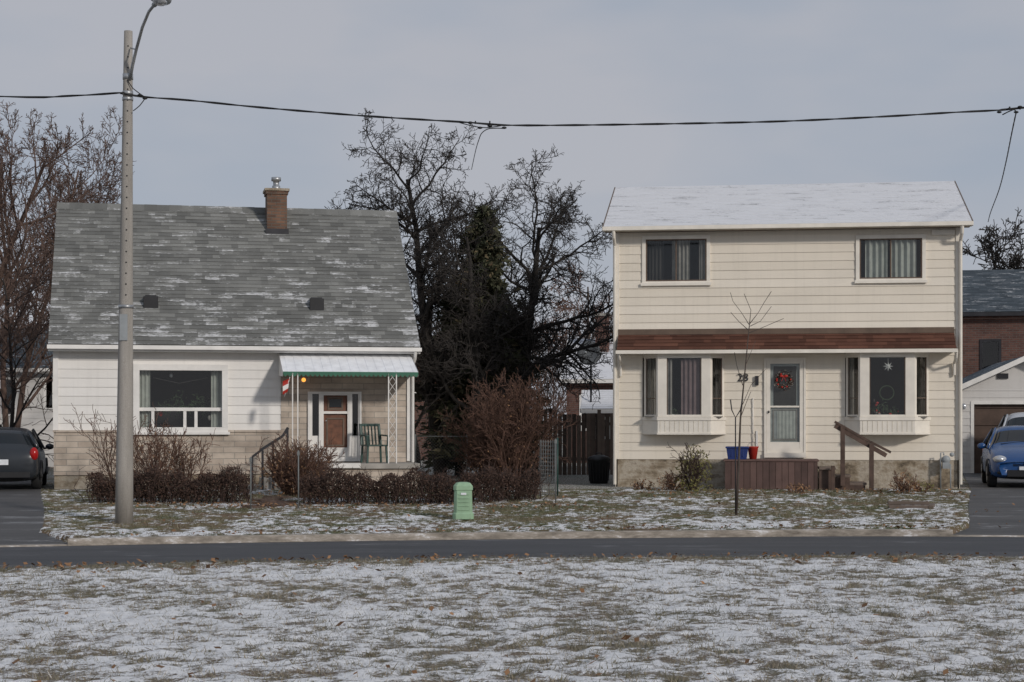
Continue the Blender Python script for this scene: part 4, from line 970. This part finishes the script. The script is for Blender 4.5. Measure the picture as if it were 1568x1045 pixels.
mb.ell(Q(246,-2,28.1),(.17,.34,.085),'gas_grey',14,8); mb.ell((Q(246,-2,28.1)[0],28.05,Q(246,-2,28.1)[2]-.05),(.12,.2,.08),'headlamp',12,6)
q=Q(236,8,28.5); mb.tube([q,Q(241,2,28.35)],.045,8,'gas_grey')
mb.build('arm_and_lamp_head',e)
def wire(mb,pts,r,twist=True,step=.22):
    P=[Vector(p) for p in pts]; out=[]
    for i in range(len(P)-1):
        a=P[max(i-1,0)];b=P[i];c=P[i+1];d=P[min(i+2,len(P)-1)]; n=max(2,int((c-b).length/step))
        for k in range(n):
            t=k/n; out.append(.5*((2*b)+(c-a)*t+(2*a-5*b+4*c-d)*t*t+(3*b-a-3*c+d)*t**3))
    out.append(P[-1])
    if twist:
        for ph in (0,math.pi): mb.tube([p+Vector((0,math.cos(i*1.1+ph),math.sin(i*1.1+ph)))*r*.75 for i,p in enumerate(out)],r,5,'wire_black')
    else: mb.tube(out,r,5,'wire_black')
mb=MB()
wire(mb,[Q(-420,128,29.5),Q(0,148,30),Q(110,147,30),Q(190,142,29.9)],.012)
wire(mb,[Q(190,144,29.88),Q(222,149,30),Q(290,154,30),Q(400,165,30),Q(560,178,30),Q(720,188,30),Q(772,192,30),Q(880,192,30),Q(1050,189.5,30),Q(1200,186,30),Q(1350,179,30),Q(1460,172.5,30),Q(1530,169,30),Q(1570,165,30),Q(1900,135,30)],.012)
wire(mb,[Q(195,122,29.9),Q(204,136,29.9),Q(222,149,30)],.009,False)
wire(mb,[Q(204,170,29.9),Q(214,162,29.95),Q(222,151,30)],.009,False)
wire(mb,[Q(1556,172,30),Q(1549,205,32),Q(1540,250,36),Q(1530,290,42),Q(1517,325,50),Q(1513,340,56)],.011)
wire(mb,[Q(1556,172,30),Q(1552,168,30),Q(1535,176,30)],.011,False)
wire(mb,[Q(772,197,30),Q(750,197,30),Q(738,204,31),Q(733,215,33),Q(728,232,38),Q(722,260,46)],.009,False)
wire(mb,[Q(700,187,30),Q(722,193,29.98),Q(745,196,30),Q(772,192,30)],.009,False)
for px,py in ((187,143),(214,146),(222,151),(720,188),(735,196),(750,193),(772,196),(1530,172),(1546,167),(1556,172),(1562,164)):
    q=Q(px,py,29.97); mb.ell(q,(.045,.03,.022),'wire_black',8,6); 
for px in (728,750,1546,1562): q=Q(px,190 if px<1000 else 168,29.97); mb.tube([q,(q[0],q[1],q[2]+.05)],.014,6,'wire_black')
we=empty('overhead_power_lines'); mb.build('wires',we)
x,D=SX(709,31.3),31.3; z=gz(x,D); e=empty('utility_pedestal',(x,D,z),.1)
mb=MB(); w=.18
prof=[(0,w*1.05),(.10,w*1.05),(.12,w*.93),(.52,w*.88),(.53,w*.97),(.60,w*.95),(.655,w*.72),(.67,w*.4)]
vs=[];fs=[]
oc=[(1,.45),(.75,.75),(-.75,.75),(-1,.45),(-1,-.45),(-.75,-.75),(.75,-.75),(1,-.45)]
for zz,rr_ in prof: vs+=[(a*rr_,b*rr_,zz) for a,b in oc]
for j in range(len(prof)-1):
    for k in range(8): fs.append((j*8+k,j*8+(k+1)%8,(j+1)*8+(k+1)%8,(j+1)*8+k))
fs.append(tuple((len(prof)-1)*8+k for k in range(8)))
mb.idx(vs,fs,'green_box')
for k in range(5): zz=.16+.07*k; mb.box(-w*.55,w*.55,-w*.74,-w*.67,zz,zz+.02,'green_box')
mb.box(-.05,.05,-.14,-.13,.44,.48,'plate'); mb.build('cabinet',e,bevel=.006)
x,D=SX(1395,33.8),33.8; e=empty('timber_edging',(x,D,gz(x,D)),-.1); mb=MB()
for k in range(2): mb.beam((-.45,-.15*k,.03+.07*(1-k)),(.35,-.15*k+.02,.03+.07*(1-k)),.1,.07,'weathered_wood',r=.3)
mb.beam((.35,-.2,.03),(.45,.3,.05),.1,.07,'weathered_wood',r=.4); mb.build('timbers',e,bevel=.01)
mb=MB(); rg=random.Random(4)
for k in range(14):
    x=SX(415,35)+rg.uniform(-.35,.35); y=33.6+k*.2; z=gz(x,y)+.015
    s=rg.uniform(.14,.24); pts=[(x+s*1.3*math.cos(t+rg.random()*.3),y+s*.6*math.sin(t),0) for t in np.linspace(0,5.4,7)]
    mb.idx([(a,b,z-.03) for a,b,_ in pts]+[(a,b,z+.025) for a,b,_ in pts],[tuple(range(7,14))]+[(i,(i+1)%7,7+(i+1)%7,7+i) for i in range(7)],'rail_wood')
mb.build('stone_path')

# ------------------------------------------------------------------ cars
def car(name,loc,rz,paint,hs=1.0,ws=1.0):
    e=empty(name,loc,rz); mb=MB()
    T=[(0,.60,.30,.56,.45,.60,.62),(.10,.76,.20,.66,.62,.70,.73),(.5,.82,.18,.80,.68,.86,.91),(1.0,.835,.18,.90,.70,.955,1.0),(1.12,.84,.18,.915,.70,.99,1.04),
       (1.75,.84,.18,.94,.59,1.38,1.44),(1.9,.84,.18,.94,.585,1.42,1.475),(2.6,.84,.18,.96,.58,1.44,1.49),(3.3,.83,.18,.98,.56,1.39,1.44),(3.42,.825,.18,.99,.56,1.34,1.39),(3.74,.80,.20,1.0,.62,1.03,1.06),(3.84,.77,.22,.90,.60,.94,.96),(3.92,.66,.34,.72,.48,.76,.78)]
    rings=[]; k=lambda z:.18+(z-.18)*hs
    for y,w,zb_,zs_,w4,z4,zc in T:
        w*=ws;w4*=ws
        r=[(w*.90,zb_),(w,zb_+.16),(w,(zb_+zs_)/2+.06),(w*.965,k(zs_)),(w4,k(z4)),(w4*.55,k((z4+2*zc)/3)),(0,k(zc))]
        full=[(a,y,b) for a,b in r]+[(-a,y,b) for a,b in r[-2::-1]]; rings.append(full)
    n=13; mb.v=[tuple(p) for r in rings for p in r]
    def add(f,m_): mb.f.append(f); mb.m.append(m_); mb.uv.append(None); mb.r.append(.5); mb.sm.append(True)
    for j in range(len(T)-1):
        for q_ in range(n):
            m_=paint
            if q_ in (3,8) and 4<=j<=9 : m_='car_glass'
            if q_ in (4,5,6,7) and (j==4 or j==9): m_='car_glass'
            if q_==12: m_='black_plastic'
            add((j*n+q_,j*n+(q_+1)%n,(j+1)*n+(q_+1)%n,(j+1)*n+q_),m_)
    for j in (0,len(T)-1): add(tuple(j*n+q_ for q_ in range(n)),paint)
    mb.build('body',e,sub=2)
    mb=MB()
    for s_ in (-1,1):
        mb.tube([(s_*.80*ws,1.05,k(.93)),(s_*.66*ws,1.5,k(1.24)),(s_*.585*ws,1.85,k(1.41))],.028,6,paint)
        mb.tube([(s_*.805*ws,2.45,k(.95)),(s_*.60*ws,2.5,k(1.41))],.03,6,'black_plastic'); mb.tube([(s_*.77*ws,3.72,k(.99)),(s_*.57*ws,3.4,k(1.36))],.04,6,paint)
        mb.ell((s_*.93*ws,1.25,k(.98)),(.10,.06,.07),paint); mb.tube([(s_*.80*ws,1.28,k(.93)),(s_*.9*ws,1.27,k(.96))],.025,6,'black_plastic')
        for y in (.68,3.18):
            mb.lathe((s_*.72*ws,y,.30),[(-.10,.0),(-.10,.26),(-.08,.30),(.08,.30),(.11,.27),(.115,.2),(.115,0)] if s_>0 else [(.10,.0),(.10,.26),(.08,.30),(-.08,.30),(-.11,.27),(-.115,.2),(-.115,0)],'x','tyre',28)
            mb.lathe((s_*.72*ws,y,.30),[(s_*.118,.19),(s_*.125,.185),(s_*.11,.06),(s_*.13,.05),(s_*.13,0)],'x','rim',20)
            mb.tube([(s_*.835*ws,y+.35*math.cos(t),.30+.35*math.sin(t)) for t in np.linspace(-.1,math.pi+.1,15)],.022,5,'black_plastic')
        mb.ell((s_*.58*ws,.14,.66),(.16,.16,.09),'headlamp'); mb.ell((s_*.56*ws,.055,.36),(.09,.05,.05),'black_plastic')
        mb.ell((s_*.70*ws,3.82,k(.85)),(.10,.10,.15),'tail_red')
    mb.box(-.42,.42,-.012,.06,.27,.42,'black_plastic'); mb.box(-.30,.30,.0,.10,.50,.56,'black_plastic')
    mb.box(-.16,.16,-.035,-.013,.42,.50,'plate'); mb.box(-.16,.16,3.925,3.95,.58,.70,'plate')
    mb.box(-.62*ws,.62*ws,3.86,3.95,.30,.42,'black_plastic'); mb.ell((0,-.02,.57),(.05,.02,.035),'galv_metal'); mb.tube([(-.5,1.12,k(1.03)),(.05,1.2,k(1.09))],.01,4,'black_plastic'); mb.tube([(-.05,1.12,k(1.03)),(.5,1.2,k(1.09))],.01,4,'black_plastic')
    mb.tube([(-.05,3.62,k(1.16)),(.3,3.68,k(1.10))],.01,4,'black_plastic')
    mb.build('wheels_and_fittings',e); return e
car('blue_hatchback_car',(SX(1572,39.2),39.2,gz(11.6,39.2)+.01),-.22,'car_blue',hs=.96)
car('white_minivan',(SX(1588,45.5),45.5,.02),-.22,'car_white',hs=1.22,ws=1.1)
car('dark_hatchback_car',(SX(-18,38)-.6,38+3.9,gz(-11.2,38)+.01),math.pi+.22,'car_dark',hs=.95)

# ------------------------------------------------------------------ light, sky, camera
el=math.radians(24); az=math.radians(38)
sv=Vector((math.sin(az)*math.cos(el),-math.cos(az)*math.cos(el),math.sin(el)))
sd=bpy.data.lights.new('sun','SUN'); sd.energy=2.0; sd.angle=math.radians(5); sd.color=(1,.935,.86)
so=bpy.data.objects.new('sun',sd); scene.collection.objects.link(so); so.rotation_euler=sv.to_track_quat('Z','Y').to_euler(); so.location=(10,-10,20)
w=bpy.data.worlds.new('World'); scene.world=w; w.use_nodes=True; nt=w.node_tree; nt.nodes.clear()
N=nt.nodes.new; out=N('ShaderNodeOutputWorld'); bg=N('ShaderNodeBackground'); bg.inputs[1].default_value=.10
sky=N('ShaderNodeTexSky'); sky.sky_type='NISHITA'; sky.sun_disc=False; sky.sun_elevation=el; sky.sun_rotation=math.pi-az
tc=N('ShaderNodeTexCoord'); mp=N('ShaderNodeMapping'); mp.inputs['Scale'].default_value=(1,1,2.8); nz=N('ShaderNodeTexNoise'); nz.inputs['Scale'].default_value=3.4; nz.inputs['Detail'].default_value=4; nz.inputs['Roughness'].default_value=.5
nt.links.new(tc.outputs['Generated'],mp.inputs[0]); nt.links.new(mp.outputs[0],nz.inputs['Vector'])
rp=N('ShaderNodeValToRGB'); rp.color_ramp.elements[0].position=.38; rp.color_ramp.elements[0].color=(3.2,3.75,4.6,1); rp.color_ramp.elements[1].position=.62; rp.color_ramp.elements[1].color=(4.35,4.45,4.9,1)
nt.links.new(nz.outputs['Fac'],rp.inputs[0])
sp=N('ShaderNodeSeparateXYZ'); nt.links.new(tc.outputs['Generated'],sp.inputs[0]); mr=N('ShaderNodeMapRange'); mr.inputs['From Min'].default_value=0; mr.inputs['From Max'].default_value=.25; mr.inputs['To Min'].default_value=.6; mr.inputs['To Max'].default_value=0
nt.links.new(sp.outputs[2],mr.inputs['Value'])
m1=N('ShaderNodeMix'); m1.data_type='RGBA'; nt.links.new(mr.outputs[0],m1.inputs[0]); nt.links.new(rp.outputs[0],m1.inputs[6]); m1.inputs[7].default_value=(4.5,4.6,5.05,1)
m2=N('ShaderNodeMix'); m2.data_type='RGBA'; m2.inputs[0].default_value=.95; nt.links.new(sky.outputs[0],m2.inputs[6]); nt.links.new(m1.outputs[2],m2.inputs[7])
nt.links.new(m2.outputs[2],bg.inputs[0]); nt.links.new(bg.outputs[0],out.inputs[0])
cd=bpy.data.cameras.new('camera'); cam=bpy.data.objects.new('camera',cd); scene.collection.objects.link(cam); scene.camera=cam
cam.location=(0,0,CAM_Z); cam.rotation_euler=(math.pi/2,0,0); cd.sensor_width=36; cd.lens=F/1568*36; cd.shift_y=(HY-522.5)/1568; cd.clip_end=2000; cd.clip_start=.1
scene.view_settings.view_transform='Standard'; scene.view_settings.look='None'; scene.view_settings.exposure=0
